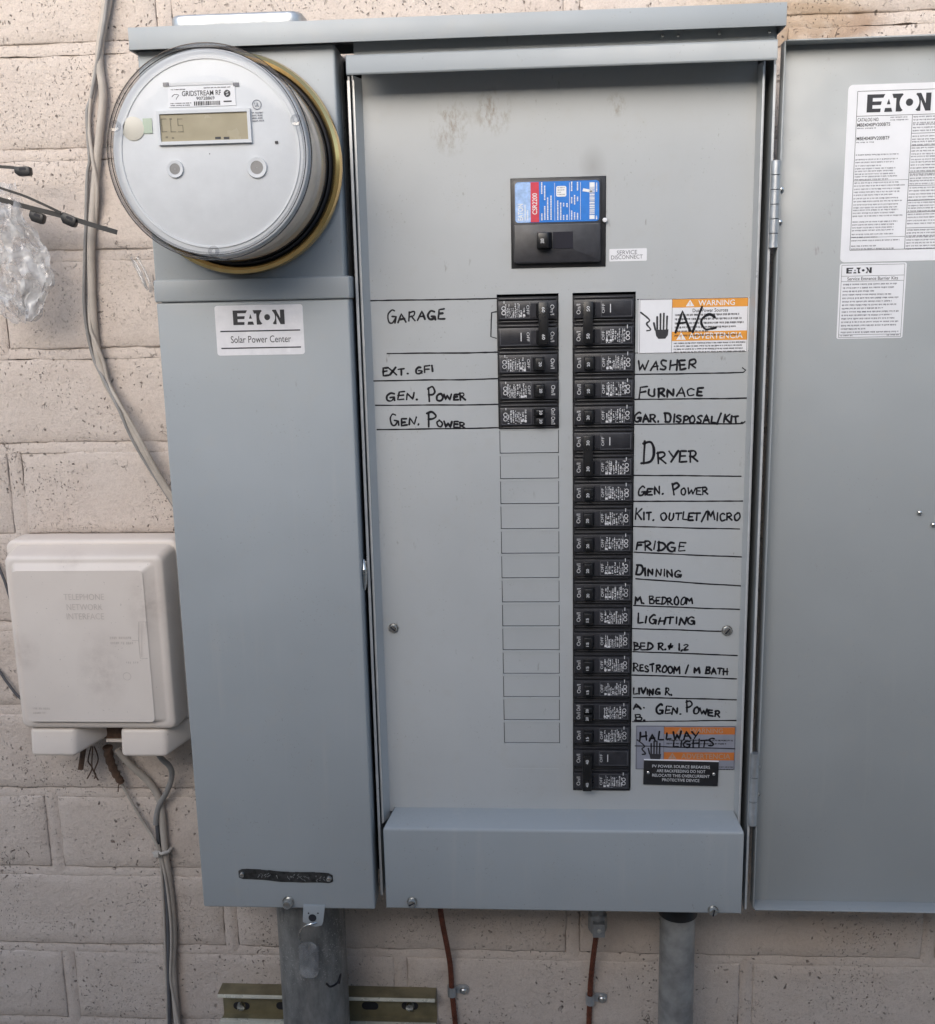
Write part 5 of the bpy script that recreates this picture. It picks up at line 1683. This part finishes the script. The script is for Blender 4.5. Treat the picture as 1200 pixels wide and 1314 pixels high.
def copper(pts, label):
    w = [at(*p_) for p_ in pts]
    e_ = w[-1]
    w += [Vector((e_.x+.003*math.sin(i*.9), e_.y, e_.z-.06*i)) for i in range(1, int(e_.z/.06)+1)]
    P_ = [Vector(v) for v in smooth_pts([tuple(v) for v in w], 14)]
    m_ = MB()
    tot = 0
    acc = [0]
    for a_, b_ in zip(P_, P_[1:]):
        tot += (b_-a_).length; acc.append(tot)
    for k in range(6):
        q_ = []
        for v, s_ in zip(P_, acc):
            an = s_/.030*2*PI + k*PI/3
            q_.append((v.x+.0021*math.cos(an), v.y+.0021*math.sin(an), v.z))
        m_.tube(q_, .00125, 7)
    m_.tube(P_, .0015, 6)
    tag(obj('ground_wire', m_, COPPERW, smooth=True), label, 'ground wire')
copper([(560, 1120, -.050), (565, 1165, -.040), (569, 1190, -.028), (574, 1215, -.016), (578, 1240, -.008), (580, 1271, -.005), (583, 1300, -.005), (588, 1350, -.005)], 'stranded copper ground wire curving down right of the strut channel')
copper([(767, 1185, -.040), (765, 1202, -.030), (761, 1232, -.014), (758, 1262, -.007), (757, 1283, -.005), (756, 1310, -.005), (755, 1350, -.005)], 'stranded copper ground wire dropping from the grey cable connector')
def clamp(px, py, label):
    q = at(px, py, -.006); s_ = at(px+15, py-1, -.003)
    root = thing('wire_clamp', label, 'clamp', (q.x, 0, q.z), 'one-hole clamps on the ground wires')
    m_ = MB()
    prof = []
    for i in range(9):
        a_ = PI*i/8
        prof.append((q.x+.0050*math.cos(a_+0)*-1, -.0055-.0045*math.sin(a_)))
    o_ = [(x, y) for x, y in prof]
    vs = [(x, y, q.z-.006) for x, y in o_]+[(x, y, q.z+.006) for x, y in o_]
    vs += [(q.x-(q.x-x)*.78, y+.0011, q.z-.006) for x, y in o_]+[(q.x-(q.x-x)*.78, y+.0011, q.z+.006) for x, y in o_]
    fs = []
    for i in range(8):
        fs += [(i, i+1, 10+i, 9+i), (18+i+1, 18+i, 27+i, 27+i+1), (i+1, i, 18+i, 18+i+1), (9+i, 10+i, 28+i, 27+i)]
    m_.add(vs, fs)
    m_.box(q.x-.0052, q.x-.0040, -.0056, -.0002, q.z-.006, q.z+.006)
    m_.prism(rrect(q.x+.0042, s_.x+.0062, q.z-.0050, q.z+.0058, .004, 5), -.0022, -.0004)
    obj('strap', m_, GALV, root, bev=0)
    obj('screw', MB().lathe((s_.x, s_.z), [(.0008, -.0066), (.0030, -.0058), (.0046, -.0040), (.0048, -.0022)], 18), ZINC, root, smooth=True)
clamp(580, 1272.5, 'small metal clamp on the ground wire nearest the strut channel')
clamp(757.5, 1283, 'small metal clamp on the ground wire under the grey connector')
# connector
q = at(767, 1172, -.040); q2 = at(767, 1196, -.040)
cn = thing('cable_connector', 'grey metal connector under the wiring cover holding a ground wire', 'connector', (q.x, -.04, q2.z))
LEADG = grain(mat('cast_zinc', (.34, .345, .35), .45, .7), .2, 120, .2)
obj('body', MB().vlathe((q.x, -.040), [(.0060, q2.z), (.0098, q2.z+.002), (.0108, q2.z+.006), (.0108, q.z+.0), (.0085, q.z+.002), (.0085, 1.12)], 8), LEADG, cn, bev=.0008)
obj('clamp_block', MB().box(q.x-.0062, q.x+.0072, -.0560, -.045, q2.z+.003, q.z-.004), LEADG, cn, bev=.001)
obj('clamp_screw', MB().lathe((q.x+.001, (q.z+q2.z)/2), [(.0006, -.0585), (.0024, -.0575), (.0028, -.0555)], 12), ZINC, cn, smooth=True)

for o_ in bpy.data.objects:
    if o_.parent and o_.name.split('.')[0] in ('small_print', 'printed_marks', 'moulded_outline', 'embossing', 'moulded_print', 'embossed_symbol', 'approval_mark'):
        o_['kind'] = 'stuff'
    if '_base' in o_:
        del o_['_base']
